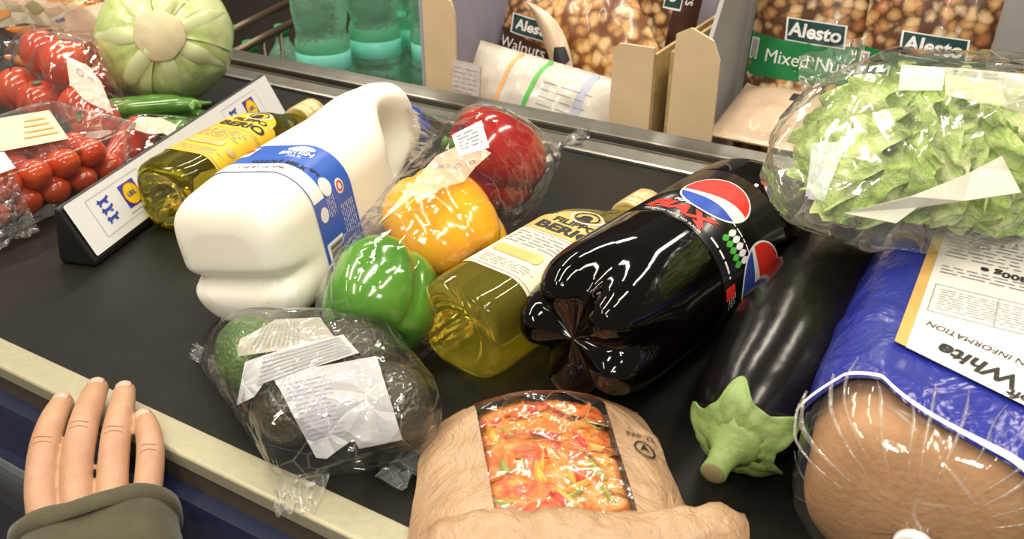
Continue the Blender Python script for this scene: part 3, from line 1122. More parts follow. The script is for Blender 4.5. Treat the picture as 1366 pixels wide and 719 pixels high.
rows = [(-.022, .004, .050, .030, .016, .007), (-.016, .003, .050, .016, .012, .0055), (-.010, .002, .051, .012, .011, .005), (-.0055, .001, .052, .016, .016, .007)] + [r for r in rows_of(GK, 60) if r[0] < .120]
loft('clear_end', rows, M_bread_film, bb, 110, streak, caps=(False, False))
M_pleat = film_mat('pleated_film', haze=.17, scale=40, gloss=1.4, rough=.12, hazecol=(.85, .78, .70))
R = random.Random(8)
for k in range(15):
    ub = -.085 + .185 * (k + .5) / 15 + R.uniform(-.004, .004)
    v1 = R.uniform(.022, .060)
    wd_ = R.uniform(.0007, .0018)
    bend = R.uniform(-.010, .010)

    def pleat(u, v, ub=ub, v1=v1, wd_=wd_, bend=bend):
        y = -.0020 + (v1 + .002) * v
        cx, cz, w_, h_, r_ = interp(GK, y)
        per = rr_per(w_, h_, min(r_, w_ / 2 - 1e-6, h_ / 2 - 1e-6))
        uu = (ub / .40 + bend * math.sin(v * PI)) * per + (u - .5) * 2 * wd_ * (1 - .8 * abs(2 * v - 1) ** 2)
        (x, z), (nx, nz) = rr(uu / per, w_, h_, r_)
        o_ = .0085 * (1 - y / .09) * .55 + .0016 + .0016 * (1 - (2 * u - 1) ** 2)
        return Vector((cx + x + nx * o_, y, cz + z + nz * o_))
    grid('film_pleat', pleat, 4, 20, M_pleat, bb)
lathe('twist_clip', [(-.0148, .0096), (-.0145, .0104), (-.0095, .0104), (-.0092, .0096)], M_white_pl, bb, 24, Matrix.Translation((.002, 0, .0505)))
BS = sec_S(GK)
PER = .137 + .11 + .0


def scallop(u):
    if u < -.052:
        k = min(1.4, (-.052 - u) / .055)
        return .037 - .013 * math.sin(PI * min(1, k) ** .8) + .016 * k
    if u < -.034: return .037
    return .037 - .034 * (1 - math.exp(-((u + .034) / .040) ** .85))


def blue_fn(u, v):
    uu = -.165 + .30 * u
    y0 = scallop(uu)
    y = y0 + (.292 - y0) * v
    wr = .0011 * noise.noise(Vector((uu * 40, y * 40, 1))) + .0012 * max(0, noise.noise(Vector((uu * 22 + y * 50, y * 16, 5))))
    p = BS(uu, y, .0022 + wr)
    p.z = max(p.z, .0006)
    return p


grid('printed_sleeve', blue_fn, 90, 60, M_bag_blue, bb)['label'] = 'shiny blue printed part of the bag'
grid('scalloped_edge', lambda u, v: BS(-.165 + .30 * u, scallop(-.165 + .30 * u) - .0006 + .0028 * v, .0048 + .0003 * (1 - abs(2 * v - 1))), 120, 3, M_white_ink, bb)['label'] = 'white wavy border line'
US = lambda u, v, off=0: BS(u, v, .0042 + off)
lp_ = Print(US, .0005, .008).poly([(-.0285, .072), (.105, .020), (.105, .29), (-.0285, .29)]).build('label_panel', M_bag_white, bb)
lp_['label'] = 'white panel of upside-down print'
Print(US, .0008, .008).poly([(-.035, .0745), (-.0285, .072), (-.0285, .29), (-.035, .29)]).build('gold_strip', M_bag_gold, bb)
p_ = Print(US, .0010, .006)
p_.text('White', .008, .0735, .0172, rot=PI - .34, bold=.03).text('soft', .0320, .0535, .0108, rot=PI - .34, bold=.03)
p_.text('NUTRITION INFORMATION', .020, .0905, .0078, rot=PI - .30, sx=.9)
p_.text('INGREDIENTS', .052, .1645, .0085, rot=PI - .05).text('BREAD 800g e', .030, .188, .0105, rot=PI - .04, bold=.03)
p_.build('black_print', M_ink, lp_)['kind'] = 'stuff'
p_ = Print(US, .0010, .006)
p_.outline(-.024, .10, .118, .154, .0006).rect(.012, .136, .0005, .036).rect(.045, .136, .0005, .036)
p_.lines(-.024, .10, .170, .184, 3, .25, 11).lines(-.024, .10, .196, .240, 8, .22, 12).lines(-.020, .1, .122, .150, 9, .2, 13, ragged=.6)
p_.build('fine_print', M_grey_ink, lp_)['kind'] = 'stuff'
p_ = Print(US, .0010, .006)
for k in range(13): p_.rect(-.0025, .248 + k * .0030, .036, .0008 + .0008 * (k % 3))
p_.ring(.028, .262, .007, .0042).disc(.048, .266, .005)
p_.lines(.02, .10, .2705, .288, 5, .25, 5)
p_.build('barcode', M_grey_ink, lp_)

# ------------------------------------------------------------------ curly lettuce in a bag
M_let = []
for k, (c1, c2, c3) in enumerate([((.30, .50, .06), (.54, .72, .20), (.78, .86, .44)), ((.36, .58, .10), (.64, .78, .28), (.84, .90, .54)), ((.20, .40, .05), (.42, .62, .14), (.64, .76, .32))]):
    t = NT('lettuce_leaf'); v_ = t.coord()
    c = t.ramp(t.noise(v_, 62, 5, .7, 1.2), [(.32, c1), (.5, c2), (.66, c3)])
    M_let.append(t.done(t.principled(Base_Color=c, Roughness=.42, Subsurface_Weight=.25, Subsurface_Scale=.004, Subsurface_Radius=(.6, 1, .2), Normal=t.bump(t.noise(v_, 75, 5, .65, 1.0), .9, .006))))


def leaf_fn(seed, W, L, curl):
    def fn(u, v):
        x = (u - .5) * 2
        wdt = W * (.25 + .75 * math.sin(min(1, v * 1.1) * PI * .62) ** .8)
        e = max(abs(x) ** 2, max(0, (v - .45) / .55) ** 1.3)
        ruf = e * (.006 * math.sin(u * 26 + seed + v * 7) + .009 * noise.noise(Vector((u * 6, v * 7, seed))) + .004 * math.sin(v * 25 + seed * 2 + u * 5) + .003 * noise.noise(Vector((u * 15, v * 17, seed + 8))))
        wdt *= 1 + .10 * noise.noise(Vector((x * 2, v * 11, seed + 5)))
        ang = curl * v
        y = L * math.sin(ang) / max(curl, .01)
        z = L * (1 - math.cos(ang)) / max(curl, .01)
        z += .35 * wdt * x * x
        return Vector((x * wdt, y, -(z) + ruf + .004 * noise.noise(Vector((u * 5, v * 5, seed + 3)))))
    return fn


ARx = Vector((.864, .504, 0)); AFw = Vector((-.504, .864, 0))
LC = Vector((-.022, .672, .146))
le = thing('curly_lettuce', 'frilly light green lettuce head inside a clear bag', 'lettuce', LC)
R = random.Random(4)
protos = [grid('leaf', leaf_fn(k, .046, .082, 1.0), 40, 34, M_let[k % 3], le) for k in range(4)]
nleaf = 0
for k in range(72):
    a = 2 * PI * ((k * .618) % 1)
    h = -1 + 2 * (k + .5) / 72
    s = math.sqrt(1 - h * h)
    d = (ARx * h * .115 + AFw * s * math.cos(a) * .062 + Vector((0, 0, 1)) * s * math.sin(a) * .027)
    if d.z < -.022: continue
    o = protos[nleaf] if nleaf < 4 else protos[nleaf % 4].copy()
    if nleaf >= 4: COL.objects.link(o); o.parent = le
    nleaf += 1
    nrm_ = d.normalized()
    tdir = (-ARx * .6 + Vector((R.uniform(-.6, .6), R.uniform(-.6, .6), R.uniform(-.2, .7))))
    tdir = (tdir - nrm_ * tdir.dot(nrm_)).normalized()
    xd = tdir.cross(nrm_).normalized()
    m = Matrix((xd, tdir, nrm_)).transposed().to_4x4()
    o.matrix_local = Matrix.Translation(d * .94 - tdir * .04) @ m @ Matrix.Scale(R.uniform(.8, 1.05), 4)
bpy.context.view_layer.update()
for o in le.children:      # no leaf sinks into what the head lies on
    low_ = min((o.matrix_world @ v.co).z for v in o.data.vertices)
    far_ = max((o.matrix_world @ v.co).x for v in o.data.vertices)
    o.matrix_local = Matrix.Translation((0, 0, max(0, (.1185 if far_ > -.066 else .103) - low_))) @ o.matrix_local
lg = thing('lettuce_bag', 'large clear crinkled bag holding the curly lettuce', 'bag', LC)
M_film_big = film_mat('crinkled_bag_film', haze=.06, scale=15, gloss=1.5, bump=.6, rough=.09, hazecol=(.9, .9, .80))
pts = [p for p in wpts(le, 2, .0045)]
for px, py, z in ((1024, 200, .155), (1022, 240, .150), (1050, 290, .135), (1068, 130, .19), (1080, 120, .195), (1152, 106, .205), (1215, 104, .222), (1300, 106, .230), (1390, 116, .235), (1150, 325, .125), (1390, 240, .14)):
    pts.append(at(px, py, z))
hull_film('film', pts, M_film_big, lg,  .010, .0050, 30, smooth=2, seed=5, floor_at=lambda p: .1158 if p.x > -.068 else .100 if p.x > -.115 else .1195)
a_, b_ = at(1066, 122, .192), at(1152, 98, .205)
fin('seal_strip', a_, b_, AFw * .5 + Vector((0, 0, .9)), .026, M_seal, lg, 22, 6, .0025, 3, 1.02)
LF = [c for c in lg.children if c.name.startswith('film')][0]
M_pale_label = simple('pale_label', (.74, .74, .56), .4, coat=.2)
L_ = Lay(LF, [(1200, 122), (1258, 122), (1262, 93), (1203, 89)])
Print(L_, .0014, .15).rect(.5, .5, 1, 1).build('label', M_pale_label, lg)['label'] = 'plain pale sticker near the top seal'
M_print_film = film_mat('printed_pale_film', haze=.55, hazecol=(.80, .80, .62), scale=20, gloss=.9)
L_ = Lay(LF, [(1262, 128), (1372, 150), (1372, 102), (1262, 92)])
Print(L_, .0014, .08).rect(.5, .5, 1, 1).build('printed_band', M_print_film, lg)
Print(L_, .0024, .08).lines(.1, .8, .72, .95, 2, .25, 5).build('fine_print', M_grey_ink, lg)
M_white_tag = simple('white_tag', (.66, .66, .55), .4, coat=.15)
tagp = [at(x, y, z) for x, y, z in ((1130, 283, .158), (1215, 262, .163), (1290, 232, .168), (1328, 212, .172), (1352, 258, .160), (1280, 268, .157), (1222, 276, .155), (1196, 296, .150))]
inv = lg.matrix_world.inverted()
NV = (EYE - tagp[1]).normalized()
bm = bmesh.new()
pad = [bm.verts.new(inv @ (p + NV * .040)) for p in tagp]
for f in ((0, 1, 6), (1, 2, 5, 6), (2, 3, 4, 5), (0, 6, 7)): bm.faces.new([pad[i] for i in f])
o = bm_obj('folded_label', bm, M_white_tag, lg, False); solid(o, .0008)
o['label'] = 'stiff folded white label strip'
L_ = Lay(LF, [(1075, 262), (1100, 268), (1130, 190), (1085, 192)])
Print(L_, .0012, .12).rect(.5, .5, 1, 1).build('printed_band', film_mat('printed_white_film', haze=.5, hazecol=(.8, .84, .88), scale=30), lg)

# ------------------------------------------------------------------ avocados in their pack
M_avo = []
for c1, c2 in (((.035, .09, .015), (.12, .20, .04)), ((.020, .018, .010), (.055, .048, .022))):
    t = NT('avocado_skin'); v_ = t.coord()
    M_avo.append(t.done(t.principled(Base_Color=t.ramp(t.noise(v_, 45, 5, .7), [(.35, c1), (.7, c2)]), Roughness=.4, Coat_Weight=.25, Normal=t.bump(t.voronoi(v_, 260), .6, .002))))
avs = []
for k, (x, y, rz, m, lab) in enumerate([(-.425, .358, 1.0, 0, 'green avocado at the left end of the pack'), (-.362, .334, .55, 1, 'dark avocado at the near side of the pack'), (-.360, .396, 1.2, 1, 'dark avocado at the far side of the pack'), (-.302, .362, .75, 1, 'dark avocado at the right end of the pack')]):
    t = thing('avocado', lab, 'avocado', (x, y, .0042), rz, 'avocados in the pack', sc=.86)
    K = [(-.040, 0, .031, .004, .004, .002), (-.038, 0, .031, .022, .022, .011), (-.028, 0, .031, .046, .046, .023), (-.010, 0, .031, .060, .060, .030), (.010, 0, .031, .058, .058, .029), (.028, 0, .031, .042, .042, .021), (.040, 0, .031, .026, .026, .013), (.045, 0, .031, .005, .005, .0025)]
    loft('fruit', rows_of(K, 30), M_avo[m], t, 40)
    lathe('stalk_end', [(.0445, .0001), (.0475, .0028), (.0480, .0042), (.0482, .0001)], M_stem_cut, t, 14, Matrix.Translation((0, 0, .031)))
    avs.append(t)
ap = thing('avocado_pack', 'clear film pack of avocados with striped paper labels', 'pack', (-.36, .365, 0))
pts = []
for a in avs: pts += wpts(a, 1, .0042)
for p in (at(268, 470, .012), at(266, 482, .006), at(375, 640, .010), at(415, 628, .006), at(560, 575, .010), at(552, 605, .005), at(470, 462, .03), at(500, 628, .004)): pts.append(p)
hull_film('film', pts, M_film_soft, ap, .011, .0018, 50, seed=8, zmin=.0032, avoid=(pG.children[0],))
fin('end_seal', at(266, 484, .007), at(272, 464, .014), at(250, 462, .01) - at(270, 474, .01), .012, M_seal, ap, 8, 5, .004, 2, 1.2)
fin('end_seal', at(368, 632, .010), at(440, 634, .008), at(392, 690, .003) - at(405, 632, .008), .030, M_seal, ap, 14, 6, .005, 5, .7)
fin('end_seal', at(500, 634, .006), at(566, 578, .012), at(590, 625, .006) - at(535, 605, .006), .022, M_seal, ap, 14, 6, .006, 7, 1.1)
AF = [c for c in ap.children if c.name.startswith('film')][0]
M_avo_label = film_mat('printed_white_label_film', haze=.72, hazecol=(.62, .62, .64), scale=30, gloss=.7, bump=.5)
M_avo_label2 = film_mat('printed_cream_label_film', haze=.66, hazecol=(.56, .53, .46), scale=30, gloss=.7, bump=.5)
L1 = Lay(AF, [(300, 478), (455, 462), (432, 424), (338, 432)])
Print(L1, .0008, .1).poly([(.12, 0), (1, .1), (.95, 1), (.3, 1.05), (0, .55)]).build('paper_label', M_avo_label2, ap)
L2 = Lay(AF, [(318, 540), (482, 476), (462, 447), (326, 482)])
Print(L2, .0012, .1).poly([(0, 0), (.14, .02), (.22, .30), (1, .12), (.97, 1), (.5, 1.04), (.02, .95)]).build('paper_label', M_avo_label, ap)
L3 = Lay(AF, [(424, 612), (538, 582), (500, 478), (366, 506)])
Print(L3, .0016, .1).poly([(0, .02), (.10, -.02), (.48, .12), (.49, 0), (.98, -.02), (1, .35), (1.02, 1), (.4, 1.02), (0, 1)]).build('paper_label', M_avo_label, ap)
p_ = Print(L2, .0022, .1)
for k in range(7): p_.rect(.56, .26 + k * .105, .80 - .012 * k, .028)
p_.build('printed_stripes', M_grey_ink, ap)
p_ = Print(L1, .0018, .1)
for k in range(10): p_.rect(.2 + k * .048, .55, .010, .72)
p_.build('printed_stripes', M_grey_ink, ap)
Print(L3, .0024, .1).lines(.06, .52, .18, .93, 15, .22, 6).build('fine_print', M_lav_ink, ap)

# ------------------------------------------------------------------ slice in a paper bag with a window
M_kraft = NT('kraft_paper'); v_ = M_kraft.coord()
M_kraft = M_kraft.done(M_kraft.principled(Base_Color=M_kraft.ramp(M_kraft.noise(v_, 30, 5, .6), [(.3, (.36, .22, .12)), (.7, (.45, .295, .175))]), Roughness=.42, Coat_Weight=.15, Coat_Roughness=.3,
                       Normal=M_kraft.bump(M_kraft.noise(v_, 26, 4, .6, 1.2), .8, .008)))
PZ = math.radians(36)
PC = Vector((-.194, .379, 0))
sl = thing('pizza_slice', 'orange and red topped pizza slice behind the bag window', 'pizza', PC, PZ)


def bag_h(x, y):
    u = (x + .004) / .086
    e = max(0, 1 - abs(u) ** 2.6) ** .7 * max(0, min(1, (.088 - .042 * (x / .08) ** 2 - y) / .040)) ** .6
    return .004 + .032 * e


M_topping = NT('pizza_topping'); v_ = M_topping.coord()
nz_ = M_topping.noise(v_, 34, 5, .62, 1.5)
c_ = M_topping.ramp(nz_, [(.30, (.42, .03, .012)), (.40, (.58, .08, .015)), (.50, (.72, .22, .02)), (.58, (.76, .34, .07)), (.66, (.60, .06, .02)), (.75, (.74, .44, .24))])
M_topping = M_topping.done(M_topping.principled(Base_Color=c_, Roughness=.35, Coat_Weight=.3, Normal=M_topping.bump(nz_, .6, .006)))
M_base = simple('pizza_base', (.62, .36, .14), .7)
NX, NY = 44, 60


def slice_top(u, v):
    x, y = -.044 + .089 * u, -.055 + .115 * v
    e = min(u, 1 - u, v, 1 - v)
    z = bag_h(x, y) - .0092 + .0022 * noise.noise(Vector((x * 90, y * 90, 3))) + .0012 * noise.noise(Vector((x * 230, y * 230, 8)))
    z -= .010 * max(0, (.06 - e) / .06) ** 2
    return (x, y, max(z, .0062))


grid('topping', slice_top, NX, NY, M_topping, sl)
bs = box('crust', (0.0005, .002, .0090), (.086, .110, .007), M_base, sl, .003)
M_strip = [simple('pepper_strip', c, .3, coat=.3) for c in ((.62, .04, .015), (.85, .36, .04), (.80, .20, .03), (.30, .30, .05))]
R = random.Random(12)
for k in range(34):
    x, y = R.uniform(-.036, .036), R.uniform(-.044, .046)
    L, wd, a = R.uniform(.010, .022), R.uniform(.004, .007), R.uniform(0, PI)
    pts_ = []
    z0 = bag_h(x, y) - .0088

    def st_(u, v, x=x, y=y, L=L, wd=wd, a=a, z0=z0):
        t = (u - .5) * L; s = (v - .5) * wd * (1 - (2 * u - 1) ** 4)
        px = x + t * math.cos(a) - (s + .12 * L * math.cos(u * 3)) * math.sin(a); py = y + t * math.sin(a) + (s + .12 * L * math.cos(u * 3)) * math.cos(a)
        return (px, py, min(z0 + .0022 * (1 - (2 * v - 1) ** 2), bag_h(px, py) - .003))
    grid('topping_strip', st_, 8, 4, M_strip[k % 4], sl)
kb = thing('paper_bag', 'brown paper bag with a clear window and folded mouth', 'bag', PC, PZ)


def win_l(y): return -.039 - .05 * (y + .05)
def win_r(y): return .042


def kbag(x, y):
    n = .0014 * noise.noise(Vector((x * 60, y * 60, 2))) + .0022 * max(0, noise.noise(Vector((x * 28 + 4, y * 90, 6)))) * (1 if abs(x) > .05 else .2)
    return Vector((x, y, bag_h(x, y) + n))


def edge_l(y): return -(.076 + .14 * max(0, .05 - y) + .0016 * noise.noise(Vector((y * 40, 1, 4))))


def edge_r(y): return .071 + .07 * max(0, .05 - y) + .0016 * noise.noise(Vector((y * 40, 5, 4)))


Y0_, Y1_ = -.078, .052


def span(a, b):
    def fn(u, v):
        y = Y0_ + (Y1_ - Y0_) * v
        return kbag(a(y) + (b(y) - a(y)) * u, y)
    return fn


grid('left_panel', span(edge_l, win_l), 24, 50, M_kraft, kb)
grid('right_panel', span(win_r, edge_r), 24, 50, M_kraft, kb)


def top_y(x): return .0885 - .040 * (x / .08) ** 2


def topst(u, v):
    x = edge_l(.05) + (edge_r(.05) - edge_l(.05)) * u
    y = .0505 + (max(top_y(x), .052) - .0505) * v
    p = kbag(x, y); p.z = (p.z + .0004) * (1 - v) + .004 * v + .0002
    return p


grid('top_strip', topst, 50, 14, M_kraft, kb)


def under(u, v):
    y = Y0_ + (.06 - Y0_) * v
    return (edge_l(y) + (edge_r(y) - edge_l(y)) * u, y, .0032)


grid('back_panel', under, 20, 20, M_kraft, kb)
M_window = film_mat('bag_window_film', haze=.02, scale=30, gloss=1.6, bump=.7, rough=.12)
grid('window_film', lambda u, v: kbag(win_l(-.078 + .132 * v) - .002 + (win_r(-.078 + .132 * v) - win_l(-.078 + .132 * v) + .004) * u, -.078 + .132 * v) + Vector((0, 0, .0006 * noise.noise(Vector((u * 9, v * 14, 3))) - .0004)), 40, 50, M_window, kb)


def mouth(u, v):
    x = -.080 + .184 * u
    th = 2 * PI * v
    k = .5 + .5 * noise.noise(Vector((u * 5, 1, 3)))
    r1_, r2_ = .016 * (.8 + .4 * k), .0085 * (.7 + .5 * k)
    n = .0036 * noise.noise(Vector((u * 17, math.cos(th) * 2, math.sin(th) * 2)))
    return (x + .004 * math.sin(th + 1) * (u > .9), -.0725 + .003 * math.sin(u * 7) + (r1_ + n) * math.cos(th), .030 * (1 - (2 * u - 1) ** 6 * .45) + (r2_ + n) * math.sin(th))


grid('folded_mouth', lambda u, v: mouth(u, v), 60, 20, M_kraft, kb, M=Matrix.Rotation(math.radians(-2), 4, 'Z'))['label'] = 'crumpled folded-over mouth of the bag'
KS = lambda u, v, off=0: kbag(u, v) + Vector((0, 0, off))
p_ = Print(KS, .0012, .004)
p_.ring(.060, -.004, .0070, .0012).poly([(.0565, -.006), (.060, .0005), (.0635, -.006), (.060, -.0035)]).text('PAP 22', .060, .0085, .0065, rot=.1)
p_.build('recycling_mark', M_ink, kb)

# ------------------------------------------------------------------ the shopper's hand on the rail
M_skin = NT('skin'); v_ = M_skin.coord()
M_skin = M_skin.done(M_skin.principled(Base_Color=M_skin.ramp(M_skin.noise(v_, 55, 4, .6), [(.3, (.40, .215, .125)), (.55, (.47, .265, .16)), (.8, (.52, .31, .20))]), Roughness=.48,
                     Subsurface_Weight=.3, Subsurface_Scale=.006, Subsurface_Radius=(1, .35, .2), Normal=M_skin.bump(M_skin.noise(v_, 420, 3), .22, .0012)))
M_nail = simple('fingernail', (.62, .38, .31), .28, coat=.3)
M_crease = simple('knuckle_crease', (.36, .175, .115), .6)
M_jacket = NT('olive_jacket'); v_ = M_jacket.coord()
M_jacket = M_jacket.done(M_jacket.principled(Base_Color=M_jacket.ramp(M_jacket.noise(v_, 60, 4), [(.3, (.044, .039, .016)), (.7, (.062, .054, .023))]), Roughness=.8, Normal=M_jacket.bump(M_jacket.noise(v_, 600, 2), .4, .001), Sheen_Weight=.2))
pe = thing('person', 'right hand of a shopper in an olive jacket sleeve resting on the rail', 'person', (-.451, .2395, .0010), math.radians(50), rx=math.radians(12.5))


def tube_rings(bm, pts, n=18, sub=8):
    """pts: (x, y, z, radius across, radius up); closed rounded tube along them"""
    dense = []
    for i in range(len(pts) - 1):
        p0, p1 = pts[max(i - 1, 0)], pts[i]
        p2, p3 = pts[i + 1], pts[min(i + 2, len(pts) - 1)]
        for k in range(sub):
            t = k / sub
            dense.append([.5 * (2 * b + (c - a) * t + (2 * a - 5 * b + 4 * c - d) * t * t + (3 * b - a - 3 * c + d) * t ** 3) for a, b, c, d in zip(p0, p1, p2, p3)])
    dense.append(list(pts[-1]))
    rings = []
    m = len(dense)

    def ring(c, tan, ra, rb):
        tan = tan.normalized()
        side = tan.cross(Vector((0, 0, 1))).normalized()
        upv = side.cross(tan).normalized()
        return [bm.verts.new(c + side * ra * math.cos(2 * PI * k / n) + upv * rb * math.sin(2 * PI * k / n)) for k in range(n)]
    tans = [Vector(dense[min(i + 1, m - 1)][:3]) - Vector(dense[max(i - 1, 0)][:3]) for i in range(m)]
    for q in (80, 55, 28):
        a = math.radians(q)
        rings.append(ring(Vector(dense[0][:3]) - tans[0].normalized() * dense[0][4] * math.sin(a), tans[0], dense[0][3] * math.cos(a), dense[0][4] * math.cos(a)))
    for i, d in enumerate(dense): rings.append(ring(Vector(d[:3]), tans[i], d[3], d[4]))
    for q in (25, 50, 72, 84):
        a = math.radians(q)
        rings.append(ring(Vector(dense[-1][:3]) + tans[-1].normalized() * dense[-1][4] * math.sin(a), tans[-1], dense[-1][3] * math.cos(a), dense[-1][4] * math.cos(a)))
    for i in range(len(rings) - 1):
        for k in range(n):
            bm.faces.new((rings[i][k], rings[i][(k + 1) % n], rings[i + 1][(k + 1) % n], rings[i + 1][k]))
    bm.faces.new(rings[0][::-1]); bm.faces.new(rings[-1])


FING = {
    'index': [(-.030, -.030, -.002), (-.0325, -.004, .001), (-.0305, .026, .004), (-.0265, .050, .0025), (-.0225, .0680, -.002)],
    'middle': [(-.011, -.030, -.001), (-.0120, .000, .002), (-.0078, .031, .006), (-.0030, .057, .0035), (.0000, .0755, -.002)],
    'ring': [(.008, -.032, -.002), (.0095, -.006, .001), (.0130, .022, .005), (.0165, .048, .003), (.0180, .0675, -.002)],
    'little': [(.025, -.040, -.004), (.0295, -.022, -.002), (.0335, .003, .004), (.0330, .020, .0055), (.0305, .0345, .0025)],
}
RAD = {'index': (.0104, .0102, .0100, .0090, .0076), 'middle': (.0104, .0102, .0100, .0092, .0078), 'ring': (.0100, .0099, .0097, .0088, .0075), 'little': (.0094, .0092, .0090, .0082, .0070)}
bm = bmesh.new()
for nm, pl in FING.items():
    tube_rings(bm, [(*p, r, r * .92) for p, r in zip(pl, RAD[nm])])
# palm and wrist
for k, (x0, x1) in enumerate(((-.030, -.016), (-.011, -.006), (.008, .006), (.026, .017))):
    tube_rings(bm, [(x1 * .9, -.125, -.008, .016, .016), (x1, -.095, -.010, .017, .016), (x0, -.055, -.010, .0145, .0145), (x0 * 1.02, -.020 if k < 3 else -.036, -.006, .0118, .0105)])
tube_rings(bm, [(0, -.20, -.010, .026, .021), (0, -.12, -.010, .026, .019)])
# thumb, folded down beside the rail
tube_rings(bm, [(-.018, -.085, -.016, .015, .014), (-.034, -.062, -.026, .013, .012), (-.041, -.040, -.033, .0105, .010), (-.040, -.022, -.036, .0098, .0088), (-.037, -.012, -.037, .0078, .007)])
hd = bm_obj('hand', bm, M_skin, pe)
m_ = hd.modifiers.new('union', 'REMESH'); m_.mode = 'VOXEL'; m_.voxel_size = .0011; m_.use_smooth_shade = True
m_ = hd.modifiers.new('soften', 'SMOOTH'); m_.factor = .5; m_.iterations = 5
for nm, pl in FING.items():
    a, b = Vector(pl[-2]), Vector(pl[-1])
    r = RAD[nm][-1]
    tdir = (b - a).normalized(); side = tdir.cross(Vector((0, 0, 1))).normalized(); upv = side.cross(tdir)

    def nail(u, v, b=b, r=r, tdir=tdir, side=side, upv=upv):
        th = (u - .5) * 1.7
        rim = 1 - .10 * (2 * v - 1) ** 2
        y = -.0035 + .0090 * v
        rr_ = (r * .92) * math.sqrt(max(.05, 1 - (max(0, y) / (r * 1.02)) ** 2)) + .0005
        return b + tdir * y + side * math.sin(th * rim) * rr_ + upv * math.cos(th * rim) * rr_
    o = grid('fingernail', nail, 10, 10, M_nail, pe)
    solid(o, .0006)
    # creases over the middle joint
    p1, p2, p3 = Vector(pl[1]), Vector(pl[2]), Vector(pl[3])
    td = (p3 - p1).normalized(); sd = td.cross(Vector((0, 0, 1))).normalized(); uv_ = sd.cross(td)
    for k, dy in enumerate((-.0022, .0020)):
        rr0 = RAD[nm][2]
        o = grid('knuckle_crease', lambda u, v, dy=dy, p2=p2, sd=sd, uv_=uv_, td=td, rr0=rr0: p2 + td * (dy + (v - .5) * .0006 + .0005 * math.sin(u * 5 + dy * 300)) + (sd * math.sin((u - .5) * 1.25) + uv_ * math.cos((u - .5) * 1.25) * .925) * (rr0 + .00002 + .00035 * (1 - abs(2 * v - 1)) * (1 - (2 * u - 1) ** 2)), 10, 2, M_crease, pe)
SK = [(-.34, .03, -.03, .125, .105, .05), (-.26, .02, -.022, .115, .094, .046), (-.17, .008, -.014, .106, .080, .039), (-.10, .002, -.008, .100, .066, .032), (-.055, -.001, -.006, .096, .058, .028), (-.036, -.001, -.006, .094, .056, .027)]


def folds(p):
    k = .0035 * math.sin(p.y * 150 + p.x * 30) * max(0, noise.noise(Vector((p.x * 20, p.y * 14, 4))) + .3) + .004 * noise.noise(p * 38)
    c = Vector((0, p.y, -.01)); d = (p - c).normalized()
    return p + Vector((d.x, 0, d.z)) * k


sv = loft('sleeve', rows_of(SK, 60), M_jacket, pe, 64, folds, caps=(False, False))
solid(sv, .003)
loft('cuff_hem', [(y, -.001, -.006, .094 + e, .056 + e, .027) for y, e in ((-.047, .001), (-.0455, .0045), (-.041, .0048), (-.0365, .0045), (-.0345, .001), (-.036, -.006))], M_jacket, pe, 64, lambda p: p + Vector((0, .002 * math.sin(p.x * 60), .0008 * noise.noise(p * 60))), caps=(False, False))

# ------------------------------------------------------------------ produce beyond the divider
M_ice = NT('iceberg_leaf'); v_ = M_ice.coord()
n_ = M_ice.noise(v_, 16, 5, .6, .8)
M_ice = M_ice.done(M_ice.principled(Base_Color=M_ice.ramp(n_, [(.3, (.42, .56, .14)), (.5, (.60, .70, .30)), (.72, (.76, .80, .50))]), Roughness=.3, Coat_Weight=.5, Coat_Roughness=.12, Subsurface_Weight=.25, Subsurface_Scale=.01,
                    Subsurface_Radius=(.7, 1, .3), Normal=M_ice.bump(M_ice.noise(v_, 40, 4), .4, .006)))
M_rib = simple('pale_rib', (.62, .68, .36), .35, coat=.4, var=.12, nscale=25)
M_core = simple('cut_core', (.66, .58, .36), .55, var=.08)
ic = thing('iceberg_lettuce', 'pale green iceberg lettuce ball showing its cut core', 'lettuce', (-.952, .756, .092))
AX = (EYE - Vector((-.958, .756, .095))).normalized() + Vector((-.10, -.06, .06))
QI = Vector((0, 0, 1)).rotation_difference(AX.normalized()).to_matrix().to_4x4()
RI = .083


def ice_pt(th, ph, off=0):
    r = RI + off + .0035 * noise.noise(Vector((math.cos(th) * 1.6 * math.sin(ph), math.sin(th) * 1.6 * math.sin(ph), math.cos(ph) * 1.6)))
    r -= .006 * math.exp(-(ph / .42) ** 2)
    return Vector((r * math.sin(ph) * math.cos(th), r * math.sin(ph) * math.sin(th), r * math.cos(ph)))


ice_heart = grid('heart', lambda u, v: ice_pt(2 * PI * u, PI * v, -.004), 48, 32, M_ice, ic, QI, close_u=True)
for k in range(7):
    th0 = 2 * PI * k / 7 + .25
    lv = k % 3

    def lf(u, v, th0=th0, lv=lv, k=k):
        ph = .26 + 1.75 * v
        hw = .58 + .10 * math.sin(k * 2.1)
        th = th0 + (u - .5) * 2 * hw * (.75 + .35 * v)
        x = abs(2 * u - 1)
        return ice_pt(th, ph, -.001 + .0014 * lv - .002 * x * x + .0012 * x ** 8 + .0016 * noise.noise(Vector((u * 5, v * 5, k))))
    o = grid('leaf', lf, 20, 20, M_ice, ic, QI)

    def rb(u, v, th0=th0, k=k, lv=lv):
        ph = .27 + 1.0 * v
        hw = .30 * (1 - v) ** 1.1 + .02
        th = th0 + (u - .5) * 2 * hw
        return ice_pt(th, ph, -.0012 + .0014 * lv + .0016 * noise.noise(Vector((2.5 + (u - .5) * hw, v * 5 * .6, k))) + .0022 * (1 - (2 * u - 1) ** 2) * (1 - v) ** .5)
    grid('rib', rb, 8, 14, M_rib, ic, QI)
